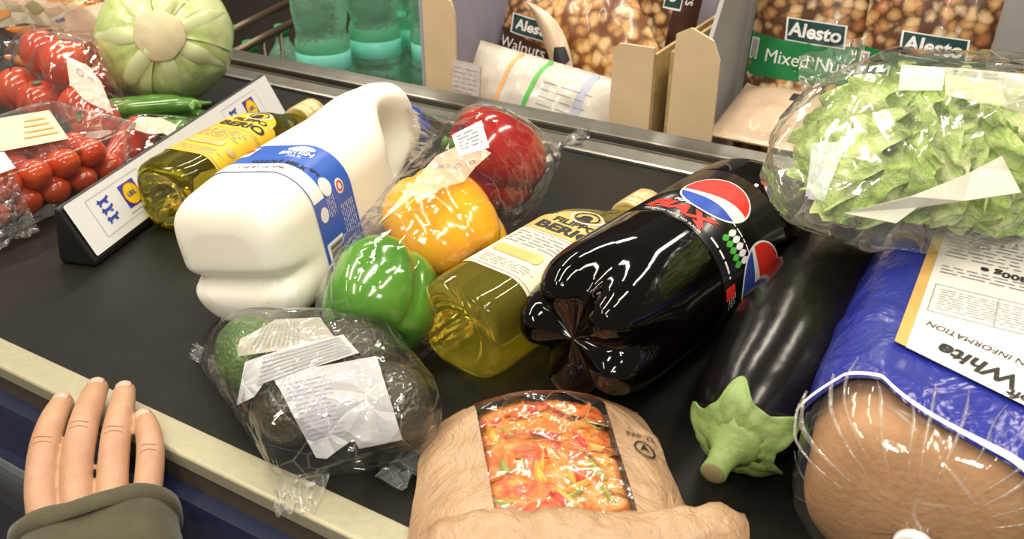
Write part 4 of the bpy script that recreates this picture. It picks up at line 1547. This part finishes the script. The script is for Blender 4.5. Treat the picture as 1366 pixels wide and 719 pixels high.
lathe('core', [(RI - .012, .030), (RI - .0055, .0300), (RI - .0035, .0285), (RI - .0035, .0005)], M_core, ic, 36, QI, 'Z', mod=lambda a, r, t: r * (1 + .03 * math.sin(3 * t) + .02 * math.sin(7 * t)))['label'] = 'round pale cut core'

M_tom = pepper_mat('tomato_skin', (.56, .045, .014), (.70, .10, .024))
M_tom2 = pepper_mat('cherry_tomato_skin', (.58, .05, .012), (.72, .11, .025))


def tomato_proto(nm, label, group, r, ln, mat, loc, rot, scar=True):
    t = thing(nm, label, 'tomato', loc, rot[2], group, rot[0], rot[1])
    grid('flesh', lambda u, v: Vector((r * math.sin(PI * v) * math.cos(2 * PI * u), r * math.sin(PI * v) * math.sin(2 * PI * u), ln * math.cos(PI * v) - .25 * r * math.exp(-(math.sin(PI * v) / .3) ** 2) * (v < .5))), 28, 18, mat, t, close_u=True)
    grid('stem_scar', lambda u, v: Vector((r * .20 * v * math.cos(2 * PI * u) * (1 + .3 * math.sin(10 * PI * u)), r * .20 * v * math.sin(2 * PI * u), ln - .20 * r + .004 * v)), 20, 3, M_stem, t, close_u=True)
    return t


def copy_thing(o, loc, rot, label=None, sc=1.0):
    c = o.copy(); COL.objects.link(c)
    c.matrix_world = T(loc, rot[2], rot[0], rot[1]) @ Matrix.Scale(sc, 4)
    if label: c['label'] = label
    for ch in o.children:
        d = ch.copy(); COL.objects.link(d); d.parent = c
    return c


R = random.Random(21)
toms = []
spots = [((-.925, .612, .030), 'red tomato at the near right corner of its bag beside the small pepper pack'), ((-.985, .640, .030), 'red tomato in the bag below the torn grey label'), ((-1.052, .628, .030), 'red tomato low at the left of the tomato bag'),
         ((-1.045, .695, .030), 'red tomato in the bag behind the grey label'), ((-1.112, .640, .032), 'red tomato at the left frame edge of the tomato bag'), ((-1.105, .702, .030), 'red tomato at the back of the tomato bag'),
         ((-1.022, .655, .078), 'red tomato lying on top of the others by the glossy crease'), ((-1.085, .668, .080), 'red tomato on top at the left of the tomato bag')]
for k, (loc, lab) in enumerate(spots):
    rot = (R.uniform(-1.2, 1.2), R.uniform(-1.2, 1.2), R.uniform(0, 6))
    if k == 0: toms.append(tomato_proto('tomato', lab, 'tomatoes in the large bag', .0295, .0285, M_tom, loc, rot))
    else: toms.append(copy_thing(toms[0], loc, rot, lab, R.uniform(.95, 1.02)))
tbg = thing('tomato_bag', 'clear bag of large red tomatoes with a torn grey label', 'bag', (-1.03, .65, 0))
pts = []
for t in toms: pts += wpts(t, 1, .0042)
pts += [Vector((-.900, .585, .01)), Vector((-.955, .665, .10)), Vector((-1.0, .71, .105)), Vector((-1.13, .60, .01))]
hull_film('film', pts, film_mat('tomato_bag_film', haze=.015, scale=18, gloss=1.5, bump=.6), tbg, .012, .0028, 40, seed=11, avoid=(ice_heart,))
TF = [c for c in tbg.children if c.name.startswith('film')][0]
M_tom_label = film_mat('tomato_label_film', haze=.8, hazecol=(.70, .62, .54), scale=25, gloss=.7, bump=.4)
L_ = Lay(TF, [(98, 128), (150, 150), (128, 92), (84, 76)])
Print(L_, .0010, .1).poly([(0, .3), (.3, 0), (1, -.05), (1, .7), (.75, 1), (.1, 1.05)]).build('torn_label', M_tom_label, tbg)
Print(L_, .0020, .1).ring(.42, .72, .10, .03).text('PAP', .72, .66, .12).build('print', M_grey_ink, tbg)

M_carrot = simple('carrot_skin', (.80, .26, .035), .4, var=.12, nscale=40, bump=.3, bscale=120, coat=.2)
car = []
for k, (x, y, z, a, lab) in enumerate([(-1.210, 0.747, .021, -1.50, 'orange carrot at the near side of its bag behind the tomatoes'), (-1.220, 0.790, .021, -1.60, 'orange carrot low in the middle of the bag'), (-1.225, 0.833, .021, -1.55, 'orange carrot low at the back of the bag'),
                                       (-1.210, 0.765, .060, -1.45, 'orange carrot in the middle layer by the iceberg'), (-1.225, 0.809, .060, -1.62, 'orange carrot in the middle layer at the back'), (-1.205, 0.758, .099, -1.52, 'orange carrot near the top under the beige label'), (-1.230, 0.798, .099, -1.6, 'orange carrot near the top at the back of its bag'), (-1.215, 0.772, .137, -1.5, 'orange carrot topmost of the pile')]):
    if k == 0:
        t = thing('carrot', lab, 'carrot', (x, y, z), a, 'carrots in the bag')
        loft('root', rows_of([(-.09, 0, 0, .004, .004, .002), (-.07, 0, 0, .012, .012, .006), (0, 0, 0, .029, .029, .0145), (.06, 0, 0, .038, .038, .019), (.083, 0, 0, .034, .034, .017), (.092, 0, 0, .012, .012, .006)], 30), M_carrot, t, 24, lambda p: p * (1 + .02 * math.sin(p.y * 420)) if abs(p.y) < .08 else p)
        lathe('stalk_end', [(.088, .0055), (.094, .005), (.0945, .0005)], M_stem, t, 12)
        car.append(t)
    else:
        car.append(copy_thing(car[0], (x, y, z), (0, 0, a), lab))
cbg = thing('carrot_bag', 'clear bag of carrots with large beige labels behind the tomatoes', 'bag', (-1.1, .81, 0))
pts = []
for t in car: pts += wpts(t, 1, .0042)
pts += [Vector((-1.055, .755, .09)), Vector((-1.09, .735, .13)), Vector((-1.06, .84, .13)), Vector((-1.33, .71, .13)), Vector((-1.38, .76, .13)), Vector((-1.36, .70, .06))]
hull_film('film', pts, M_film_soft, cbg, .014, .002, 40, seed=17, avoid=(ice_heart,))
CF = [c for c in cbg.children if c.name.startswith('film')][0]
M_beige_label = simple('beige_label', (.72, .60, .46), .45, coat=.2)
L_ = Lay(CF, [(86, 66), (146, 48), (148, 2), (60, 20)])
Print(L_, .0012, .1).rect(.5, .5, 1, 1).build('label', M_beige_label, cbg)['label'] = 'blank beige label'
Print(L_, .0022, .1).text('GB', .20, .78, .12, bold=.02).build('print', M_blue_ink, cbg)
L_ = Lay(CF, [(-5, 38), (66, 34), (128, -6), (-5, -12)])
Print(L_, .0014, .1).poly([(0, 0), (.5, .12), (1, .0), (1, 1), (0, 1)]).build('printed_band', film_mat('carrot_band_film', haze=.85, hazecol=(.76, .68, .50), scale=20, gloss=.7), cbg)
p_ = Print(L_, .0024, .1).poly([(.02, .20), (.22, .34), (.20, .52), (0, .5)]).rect(.75, .82, .35, .06)
p_.build('orange_print', M_orange_ink, cbg)
p_ = Print(L_, .0024, .1).poly([(.36, .62), (.42, .80), (.62, .55), (.60, .40), (.50, .42)])
p_.build('olive_print', simple('olive_ink', (.38, .34, .18), .5), cbg)

# cherry tomatoes in a clear punnet
cts = []
k = 0
for lay, (nx, ny, z) in enumerate(((4, 6, .0175), (4, 5, .0420))):
    for i in range(nx):
        for j in range(ny):
            x = -.830 - i * .0315 + (.004 if lay else 0) + R.uniform(-.001, .001)
            y = .385 + (lay * .016) + j * .0330 + R.uniform(-.001, .001)
            rot = (PI / 2 + R.uniform(-.25, .25), 0, R.uniform(0, 6))
            nth = ('first', 'second', 'third', 'fourth', 'fifth', 'sixth')
            lab_ = 'plum tomato in punnet, %s layer, %s row from the divider, %s from the near end' % (('bottom', 'upper')[lay], nth[i], nth[j])
            if not cts:
                cts.append(tomato_proto('cherry_tomato', lab_, 'cherry tomatoes in the punnet', .0152, .0165, M_tom2, (x, y, z), rot))
            else:
                cts.append(copy_thing(cts[0], (x, y, z), rot, lab_))
pn = thing('tomato_punnet', 'clear plastic punnet of small plum tomatoes with paper labels', 'punnet', (-.885, .47, 0))
M_pet = film_mat('punnet_plastic', haze=.02, scale=8, gloss=1.6, bump=.25, rough=.06)


def punnet(row, nm, mat, t=0):
    vs, fs = [], []
    N = 56
    for z, wd, ht in row:
        for q in range(N):
            (px, py), _n = rr(q / N, wd, ht, .022)
            vs.append((.007 + px, -.005 + py, z * .93))
    for i in range(len(row) - 1):
        for q in range(N):
            a, b = i * N + q, i * N + (q + 1) % N
            fs.append((a, b, b + N, a + N))
    return mesh(nm, vs, fs, mat, pn)


punnet([(.0010, .02, .10), (.0010, .136, .208), (.003, .142, .212), (.030, .146, .216), (.0315, .150, .220), (.066, .154, .226)], 'tray', M_pet)
punnet([(.0662, .154, .226), (.0667, .164, .236), (.0672, .165, .237), (.0676, .164, .236), (.0678, .156, .228)], 'rim', M_seal)


def lid(u, v):
    x, y = -.070 + .154 * u, -.118 + .226 * v
    return (x, y, .0640 + .003 * noise.noise(Vector((x * 25, y * 25, 1))) * min(1, 6 * min(u, 1 - u, v, 1 - v)))


lid_ = grid('lid_film', lid, 30, 36, film_mat('lid_film', haze=.02, scale=14, gloss=1.4, bump=.5), pn)
L_ = Lay(lid_, [(-8, 205), (92, 186), (66, 148), (-8, 160)])
M_cream_paper = simple('cream_paper', (.72, .62, .42), .55)
Print(L_, .0010, .15).rect(.5, .5, 1, 1).build('paper_label', M_cream_paper, pn)
p_ = Print(L_, .0018, .15)
for q in range(4): p_.rect(.68, .25 + .17 * q, .5 - .05 * q, .05)
p_.build('orange_print', M_orange_ink, pn)
L_ = Lay(lid_, [(-8, 244), (26, 232), (6, 204), (-8, 206)])
Print(L_, .0010, .15).rect(.5, .5, 1, 1).build('paper_label', M_paper, pn)
inv = Matrix()
fin('loose_film', (-.7965, .43, .0620), (-.7965, .366, .0620), (.30, -.1, -.9), .058, M_seal, pn, 16, 8, .007, 3, 1.15)

# little pointed peppers and long green pods
M_pod = pepper_mat('green_pod', (.05, .17, .02), (.14, .32, .05))
M_spr = pepper_mat('small_red_pepper', (.50, .03, .02), (.66, .10, .06))


def small_pepper(loc, aim, mat, label):
    a = Vector(aim).normalized(); q = Vector((0, 1, 0)).rotation_difference(a).to_matrix().to_4x4()
    t = thing('sweet_pepper', label, 'pepper', loc, 0, 'small peppers in film')
    t.matrix_world = Matrix.Translation(loc) @ q
    loft('flesh', rows_of([(-.045, 0, 0, .006, .006, .003), (-.03, 0, 0, .022, .022, .011), (0, 0, 0, .034, .034, .017), (.026, 0, 0, .037, .037, .0185), (.038, 0, 0, .026, .026, .013), (.036, 0, 0, .008, .008, .004)], 26), mat, t, 30,
         lambda p: Vector((p.x * (1 + .08 * math.cos(3 * math.atan2(p.x, p.z))), p.y, p.z * (1 + .08 * math.cos(3 * math.atan2(p.x, p.z))))))
    lathe('stem', [(.034, .006), (.038, .004), (.052, .003), (.053, .0005)], M_stem, t, 12)
    return t


sp1 = small_pepper((-.850, .592, .024), (-.2, .9, .25), M_spr, 'small red pepper in film beside the divider')
sp2 = small_pepper((-.806, .622, .022), (-.45, .8, .1), M_pod, 'small green pepper in film beside the divider')
spk = thing('small_pepper_pack', 'clear film pack of small peppers with a whitish sticker', 'pack', (-.83, .61, 0))
pts = wpts(sp1, 2, .002) + wpts(sp2, 2, .002) + [Vector((-.835, .53, .003)), Vector((-.860, .540, .003)), Vector((-.80, .68, .03))]
hull_film('film', pts, M_film, spk, .010, .0018, 60, seed=23)
SF = [c for c in spk.children if c.name.startswith('film')][0]
L_ = Lay(SF, [(186, 184), (240, 190), (232, 158), (172, 156)])
Print(L_, .0010, .1).poly([(0, .35), (.3, .2), (.65, .3), (.95, 0), (1, .7), (.7, .98), (.25, 1), (0, .7)]).build('sticker', film_mat('whitish_label_film', haze=.7, hazecol=(.70, .68, .55), scale=30, gloss=.8), spk)
pods = []
for k, (p, q, b_, lab) in enumerate([((-.955, .640), (-.875, .715), .012, 'long green pod nearest the small pepper pack'), ((-.965, .655), (-.880, .735), .012, 'second long green pod in the bundle'), ((-.950, .620), (-.865, .690), .012, 'long green pod at the front of the bundle'),
                                     ((-.948, .635), (-.862, .718), .033, 'long green pod lying on top of the bundle'), ((-.960, .628), (-.885, .708), .035, 'glossy green pod on top beside the iceberg')]):
    a, b = Vector((*p, b_)), Vector((*q, b_ + .002))
    L = (b - a).length
    ang = math.atan2(-(b - a).x, (b - a).y)
    if k == 0:
        t = thing('green_pod', lab, 'vegetable', (a + b) / 2, ang, 'long green pods under the iceberg')
        loft('pod', rows_of([(-.062, 0, -.004, .003, .003, .0015), (-.05, 0, -.001, .012, .012, .006), (-.02, 0, .001, .0205, .0205, .010), (.02, 0, .001, .021, .021, .0105), (.048, 0, 0, .016, .016, .008), (.058, 0, -.001, .008, .008, .004)], 24), M_pod, t, 20)
        lathe('stem', [(.056, .0045), (.062, .0025), (.070, .002), (.0705, .0004)], M_stem, t, 10)
        pods.append(t)
    else:
        pods.append(copy_thing(pods[0], (a + b) / 2, (0, 0, ang), lab))

# ------------------------------------------------------------------ display behind the checkout
M_wall = simple('dark_brown_wall', (.050, .040, .034), .7, var=.3, nscale=3)
wl = box('wall_back', (-.6, 2.3, .10), (5.2, .04, 1.94), M_wall)
wl['kind'] = 'structure'; wl['label'] = 'dim brown wall far behind the display'
sh = thing('display_shelf', 'dark display shelf behind the checkout carrying boxes and bottles', 'shelf', (-.55, 1.28, -.85))
MI = sh.matrix_world.inverted()
M_shelf = simple('dark_shelf', (.030, .027, .024), .5)
box('board', (-.42, 1.27, -.130), (1.14, .62, .02), M_shelf, sh, .002, MI)
box('plinth', (-.42, 1.27, -.4975), (1.10, .56, .705), M_shelf, sh, 0, MI)

M_card = simple('cardboard', (.72, .54, .33), .75, var=.05, nscale=25)
M_card_edge = simple('cardboard_edge', (.48, .35, .16), .8, var=.2, nscale=80)
M_lilac = simple('lilac_card', (.40, .40, .52), .6, var=.04)
M_scuff = simple('scuff', (.06, .035, .015), .8)


def panel(name, pts2, y, th, mat, parent, edge=None):
    """upright board with outline (x, z) at depth y"""
    bm = bmesh.new()
    f = bm.faces.new([bm.verts.new((x, y, z)) for x, z in pts2])
    g = bmesh.ops.extrude_face_region(bm, geom=[f])
    for v in g['geom']:
        if isinstance(v, bmesh.types.BMVert): v.co.y += th
    bmesh.ops.recalc_face_normals(bm, faces=bm.faces[:])
    bm.transform(parent.matrix_world.inverted())
    return bm_obj(name, bm, mat, parent, False)


SHZ = -.120
b1 = thing('cardboard_tray', 'open cardboard display tray holding brown nut bags', 'box', (-.535, 1.11, SHZ))
fl_ = panel('front_flap', [(-.700, SHZ), (-.655, SHZ), (-.650, .095)] + [(-.660 + .010 * math.cos(a), .105 + .030 * math.sin(a)) for a in (0, .4, .8, 1.2, 1.57)] + [(-.701, .150)], .966, .004, M_card, b1)
panel('front_flap', [(-.426, SHZ), (-.371, SHZ), (-.372, .112)] + [(-.412 + .012 * math.cos(a), .098 + .014 * math.sin(a)) for a in (1.57, 2.0, 2.4, 2.8, 3.14)], .966, .004, M_card, b1)
panel('front_lip', [(-.655, SHZ), (-.426, SHZ), (-.426, -.03), (-.655, -.03)], .966, .004, M_card, b1)
MB = b1.matrix_world.inverted()
box('side_wall', (-.707, 1.12, .02), (.004, .30, .28), M_lilac, b1, 0, MB)
o = box('side_wall', (-.3715, 1.12, -.008), (.004, .30, .224), M_card_edge, b1, 0, MB)
o['label'] = 'tan side wall seen edge on, with a dark scuff'
box('back_wall', (-.539, 1.268, .02), (.333, .004, .28), M_lilac, b1, 0, MB)
box('bottom', (-.546, 1.115, SHZ + .003), (.342, .30, .005), M_card, b1, 0, MB)
b2 = thing('cardboard_tray', 'cardboard tray with grey side wall behind the lettuce bag', 'box', (-.165, 1.12, SHZ))
panel('front_flap', [(-.349, SHZ), (-.291, SHZ), (-.293, .108), (-.303, .130), (-.330, .141), (-.347, .132)], .966, .004, M_card, b2)
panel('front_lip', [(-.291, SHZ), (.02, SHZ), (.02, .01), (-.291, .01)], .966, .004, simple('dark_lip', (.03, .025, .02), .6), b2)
MB = b2.matrix_world.inverted()
M_greyw = simple('grey_card', (.36, .36, .37), .55, var=.05)
box('side_wall', (-.351, 1.07, -.0), (.004, .20, .22), M_card_edge, b2, 0, MB)
bm = bmesh.new()
vs_ = [(-.312, .975, SHZ), (-.312, .975, .13), (-.312, 1.10, .30), (-.312, 1.24, .30), (-.312, 1.24, SHZ)]
f = bm.faces.new([bm.verts.new(v) for v in vs_])
g = bmesh.ops.extrude_face_region(bm, geom=[f])
for v in g['geom']:
    if isinstance(v, bmesh.types.BMVert): v.co.x += .005
bmesh.ops.recalc_face_normals(bm, faces=bm.faces[:])
bm.transform(MB)
bm_obj('grey_divider', bm, M_greyw, b2, False)
box('back_wall', (-.15, 1.25, .05), (.33, .004, .34), M_greyw, b2, 0, MB)
box('bottom', (-.15, 1.115, SHZ + .003), (.322, .26, .005), M_card, b2, 0, MB)
bm = bmesh.new()
R2 = random.Random(3)
sc_ = [(-.3565, .99 + .10 * R2.random(), -.0 + .09 * R2.random()) for _ in range(1)]
S_ = plane_S((-.3535, 1.0, .0), (0, -1, 0), (0, 0, 1))
p_ = Print(S_, .0006, 0)
for k in range(40):
    p_.rect(R2.gauss(-.02, .010), R2.gauss(.055, .022), R2.uniform(.002, .005), R2.uniform(.003, .012), R2.uniform(0, 3))
p_.build('scuff_mark', M_scuff, b2, MB)['kind'] = 'stuff'

NUTS_A = nuts_mat('printed_walnuts', 95, [(.42, .20, .07), (.55, .30, .12), (.30, .13, .045), (.50, .26, .10)])
NUTS_B = nuts_mat('printed_cashews', 62, [(.68, .38, .12), (.74, .48, .20), (.60, .30, .09), (.80, .56, .26)], dark=(.20, .07, .02))
NUTS_C = nuts_mat('printed_mixed_nuts', 72, [(.50, .25, .09), (.70, .48, .26), (.76, .60, .38), (.40, .12, .05), (.62, .36, .14), (.80, .68, .50)])
M_choc = simple('dark_brown_print', (.045, .014, .008), .35, coat=.3)
M_teal = simple('dark_teal_print', (.012, .055, .055), .35, coat=.3)
M_grn = simple('green_print_panel', (.010, .20, .055), .32, coat=.3)
M_tan_bag = simple('beige_bag_back', (.62, .46, .32), .4, coat=.2, bump=.3, bscale=40)
M_pale_bag = simple('pale_grey_bag', (.60, .56, .50), .38, coat=.25, bump=.5, bscale=40)
M_red_orange = simple('orange_red_print', (.60, .14, .02), .35)


def nut_bag(nm, label, loc, rz, lean, roll, wd, ht, th, mat, seed, group='bags of nuts in the display'):
    """upright pillow bag: x across, z up, front towards -y"""
    t = thing(nm, label, 'bag', loc, 0, group)
    t.matrix_world = Matrix.Translation(loc) @ Matrix.Rotation(rz, 4, 'Z') @ Matrix.Rotation(lean, 4, 'X') @ Matrix.Rotation(roll, 4, 'Y')

    def dep(x, z):
        u, v = 2 * x / wd, 2 * z / ht
        e = max(0, 1 - abs(u) ** 2.5) ** .7 * max(0, 1 - abs(v / .9) ** 3) ** .8 if abs(v) < .9 else 0
        return th / 2 * e * (1 + .16 * noise.noise(Vector((x * 40, z * 40, seed)))) + .0008 + .0007 * noise.noise(Vector((x * 160, z * 60, seed)))

    def S(u, v, off=0): return Vector((u, -dep(u, v) - off, v))
    grid('front', lambda u, v: S(-wd / 2 + wd * u, -ht / 2 + ht * v), 26, 34, mat, t)
    grid('back', lambda u, v: S(wd / 2 - wd * u, -ht / 2 + ht * v) * 1 if False else Vector((wd / 2 - wd * u, dep(wd / 2 - wd * u, -ht / 2 + ht * v), -ht / 2 + ht * v)), 26, 34, M_tan_bag, t)
    return t, S


def brand(t, S, word, u, v, size, rot, w_, h_, shear=0.0):
    c, n = math.cos(rot), math.sin(rot)

    def loc(x, y): return (u + (x + shear * y) * c - y * n, v + (x + shear * y) * n + y * c)
    k = 1.07
    Print(S, .0006, .012).poly([loc(-w_ * k / 2, -h_ * 1.12 / 2), loc(w_ * k / 2, -h_ * 1.12 / 2), loc(w_ * k / 2, h_ * 1.12 / 2), loc(-w_ * k / 2, h_ * 1.12 / 2)]).build('badge_border', M_white_ink, t)
    Print(S, .0010, .012).poly([loc(-w_ / 2, -h_ / 2), loc(w_ / 2, -h_ / 2), loc(w_ / 2, h_ / 2), loc(-w_ / 2, h_ / 2)]).build('badge', M_teal, t)
    Print(S, .0015, .008).text(word, u, v, size, rot, bold=.03, sx=1.05).build('lettering', M_white_ink, t)


# mixed nuts, two bags side by side
for k, (cx, lab, gp) in enumerate(((-.232, 'green banded mixed nuts bag at the left of its pair, wholly readable', None), (-.100, 'green banded mixed nuts bag at the right of its pair, beside the wire rack', None))):
    t, S = nut_bag('nut_bag', lab, (cx, 1.105 - k * .012, .075 + k * .004), 0, math.radians(-9), 0, .136, .27, .040, NUTS_C, 4 + k)
    Print(S, .0004, .010).poly([(-.067, -.016), (-.03, -.0165), (.03, -.0135), (.067, -.010), (.067, .033), (.02, .031), (-.03, .031), (-.067, .036)]).build('green_band', M_grn, t)
    brand(t, S, 'Alesto', .012, .0435, .022, -.03, .066, .024, -.12)
    Print(S, .0010, .006).text('Mixed Nuts', .010, .0085, .0225, -.02).build('product_name', M_white_ink, t)
    p_ = Print(S, .0010, 0)
    p_.rect(-.059, .016, .011, .026); p_.build('code_panel', M_paper, t)
    p_ = Print(S, .0014, 0).bars(-.063, -.055, .005, .027, 8); p_.build('bar_code', M_grey_ink, t)
# walnut bag
t, S = nut_bag('nut_bag', 'brown walnut bag at the left of the cardboard tray', (-.636, 1.150, .045), .15, math.radians(-10), .18, .100, .17, .040, NUTS_A, 9)
Print(S, .0004, .010).poly([(-.049, -.074), (.049, -.074), (.049, -.012), (.02, -.004), (-.049, .008)]).build('brown_band', M_choc, t)
brand(t, S, 'Alesto', .005, .0165, .020, 0, .068, .025, -.1)
Print(S, .0010, .006).text('Walnuts', -.006, -.014, .022, 0).build('product_name', M_white_ink, t)
Print(S, .0012, .010).poly([(-.03, -.074), (.049, -.074), (.049, -.018), (.03, -.020), (.0, -.038)]).build('orange_panel', M_red_orange, t)
# big tan bag with folded-over back
t, S = nut_bag('nut_bag', 'tan nut bag lying slanted with a beige folded edge', (-.505, 1.105, .070), .1, math.radians(-22), -.62, .135, .18, .045, NUTS_B, 12)


def fold(u, v):
    z = .092 - .184 * u
    wv = .030 * math.sin(PI * min(1, u * 1.05)) ** .8 + .004
    x = -.068 + wv * v + .004 * math.sin(u * 6)
    return Vector((x, -.012 - .020 * math.sin(PI * u) - .012 * math.sin(PI * v) - .010 * v, z))


grid('folded_edge', fold, 26, 10, M_tan_bag, t)['label'] = 'beige turned-over edge of the bag'
FS = lambda u, v, off=0: fold(u, v) + Vector((-.2, -1, 0)).normalized() * off
Print(FS, .0012, .1).poly([(.45, .5), (.52, .25), (.62, .55), (.58, .95), (.48, .9)]).build('black_mark', M_ink, t)
# bag behind, top of the tray
t, S = nut_bag('nut_bag', 'nut bag lying across the back of the cardboard tray', (-.560, 1.215, .150), .05, math.radians(-50), .12, .17, .13, .04, NUTS_C, 15)
# bag with text running down its side
t, S = nut_bag('nut_bag', 'nut bag with sideways lettering at the right of the tray', (-.448, 1.185, .105), -.05, math.radians(-8), .08, .105, .20, .04, NUTS_C, 18)
Print(S, .0004, .010).poly([(.020, -.095), (.054, -.095), (.054, .095), (.024, .095)]).build('brown_band', M_choc, t)
brand(t, S, 'Alesto', .020, .040, .020, -PI / 2, .070, .022)
Print(S, .0010, .006).text('Walnuts', .042, .045, .020, -PI / 2).build('product_name', M_white_ink, t)
# pale bag lying in front
t, S = nut_bag('snack_bag', 'pale grey snack bag lying at the front of the tray', (-.552, 1.012, .004), .04, math.radians(-28), .12, .222, .112, .05, M_pale_bag, 22, None)
Print(S, .0008, .012).poly([(-.012, -.056), (-.006, -.056), (.006, .056), (-.001, .056)]).build('green_stripe', M_green_ink, t)
Print(S, .0008, .012).poly([(-.052, -.056), (-.047, -.056), (-.040, .056), (-.046, .056)]).build('orange_stripe', M_orange_ink, t)
p_ = Print(S, .0010, .01).lines(-.03, -.016, -.04, .04, 6, .12, 4, vert=True).lines(.012, .085, -.02, .03, 5, .10, 6)
p_.build('fine_print', M_grey_ink, t)['kind'] = 'stuff'
Print(S, .0006, .012).poly([(.058, -.056), (.070, -.056), (.076, .056), (.064, .056)]).build('silver_stripe', M_lav_ink, t)
t, S = nut_bag('leaflet', 'pinkish printed leaflet standing against the tray flap', (-.632, .9600, .010), 0, math.radians(-4), .04, .044, .095, .003, simple('pinkish_paper', (.62, .54, .52), .6), 30, None)
t['category'] = 'paper'
Print(S, .0006, 0).lines(-.019, .019, -.04, .042, 13, .15, 9).build('fine_print', M_grey_ink, t)
# flat beige bag in front of the mixed nuts
t, S = nut_bag('snack_bag', 'brown snack bag turned on its back before the mixed nuts', (-.236, 1.028, .034), -.12, math.radians(-76), -.06, .120, .125, .040, M_tan_bag, 26, None)
Print(S, .0010, .01).rect(.018, .018, .014, .016).build('black_mark', M_ink, t)

# ------------------------------------------------------------------ bottles of water
M_pet_g = NT('green_pet'); v_ = M_pet_g.coord()
M_pet_g = M_pet_g.done(M_pet_g.principled(Base_Color=(.50, .95, .72), Roughness=.04, Transmission_Weight=.82, IOR=1.33, Normal=M_pet_g.bump(M_pet_g.noise(v_, 55, 3), .6, .008)))
M_mint = simple('mint_label', (.24, .78, .62), .35, coat=.3)
M_cap_g = simple('green_cap', (.03, .35, .12), .4)
WB = [(0, .036), (.004, .041), (.012, .0425), (.020, .0400), (.024, .0425), (.040, .0425), (.044, .0400), (.048, .0425), (.064, .0425), (.068, .0400), (.072, .0425), (.088, .0425), (.092, .0400), (.096, .0425), (.105, .0425), (.108, .0415), (.136, .0415), (.139, .0425), (.150, .0425),
      (.158, .0385), (.166, .0375), (.178, .0405), (.192, .0425), (.208, .0425), (.225, .0400), (.245, .0320), (.262, .0200), (.272, .0145), (.290, .0140), (.296, .0140)]
wbs = []
for k, (x, y, dz, lab) in enumerate([(-.940, 1.030, 0, 'green water bottle nearest the rail, left of the row'), (-.915, 1.128, 0, 'second green water bottle from the left behind the rail'), (-.905, 1.222, 0, 'third green water bottle, behind the second'), (-.925, 1.325, 0, 'green water bottle at the back by the cardboard flap'),
                                     (-1.385, 1.30, .02, 'green bottle in the wire basket, farthest left'), (-1.420, 1.43, .02, 'green bottle in the wire basket, right of the other'), (-.815, 1.160, -.00, 'low green bottle between the row and the cardboard flap')]):
    if k == 0:
        t = thing('water_bottle', lab, 'bottle', (x, y, SHZ + dz), 0, 'green water bottles')
        lathe('body', WB, M_pet_g, t, 40, axis='Z')
        lathe('label', [(.1085, .0420), (.109, .0424), (.135, .0424), (.1355, .0420)], M_mint, t, 40, axis='Z', caps=False)
        lathe('cap', [(.284, .0150), (.284, .0158), (.304, .0158), (.306, .014), (.306, .001)], M_cap_g, t, 30, axis='Z')
        wbs.append(t)
    else:
        wbs.append(copy_thing(wbs[0], (x, y, SHZ + dz), (0, 0, k * .7), lab))

# ------------------------------------------------------------------ wire basket and rack
M_bronze = simple('bronze_wire', (.16, .125, .085), .35, .7)
wr_ = thing('wire_basket', 'bronze wire basket with two rails behind the iceberg', 'basket', (-1.25, 1.25, SHZ))
MI = wr_.matrix_world.inverted()


def rod(name, a, b, r, mat, parent):
    a, b = Vector(a), Vector(b)
    q = Vector((0, 0, 1)).rotation_difference(b - a).to_matrix().to_4x4()
    return lathe(name, [(0, r), ((b - a).length, r)], mat, parent, 10, parent.matrix_world.inverted() @ Matrix.Translation(a) @ q, 'Z')


rod('rail', (-1.215, 1.06, -.016), (-1.375, 1.43, -.040), .0075, M_bronze, wr_)
rod('rail', (-1.170, 1.03, -.036), (-1.330, 1.43, -.062), .0075, M_bronze, wr_)
for k in range(6):
    f = k / 5
    rod('upright', (-1.172 - .155 * f, 1.035 + .39 * f, -.037 - .024 * f), (-1.172 - .155 * f, 1.035 + .39 * f, -.40), .004, M_bronze, wr_)
box('basket_floor', (-1.30, 1.28, -.411), (.42, .50, .012), M_bronze, wr_, 0, MI)
for k, (x, y) in enumerate(((-1.49, 1.05), (-1.11, 1.05), (-1.49, 1.51), (-1.11, 1.51))):
    rod('foot', (x, y, -.849), (x, y, -.41), .008, M_bronze, wr_)
for b_ in (wbs[4], wbs[5]): b_.location.z = -.404
M_ywire = simple('yellow_strip', (.68, .50, .16), .45)
M_dwire = simple('dark_wire', (.08, .08, .08), .4, .6)
yr = thing('yellow_rack', 'yellow upright rack with thin dark wires at the right edge', 'rack', (-.01, 1.32, -.1195))
for k, x in enumerate((-.034, -.004)):
    box('yellow_post', (x, 1.32, .105), (.024, .012, .448), M_ywire, yr, .002, yr.matrix_world.inverted())
rod('wire', (-.019, 1.311, -.118), (-.019, 1.311, .33), .003, M_dwire, yr)
for z in (.06, .10, .16, .22):
    rod('cross_wire', (-.055, 1.307, z), (.03, 1.307, z), .0028, M_dwire, yr)
box('back_board', (.075, 1.33, .105), (.12, .010, .448), simple('brown_board', (.16, .13, .10), .6), yr, 0, yr.matrix_world.inverted())
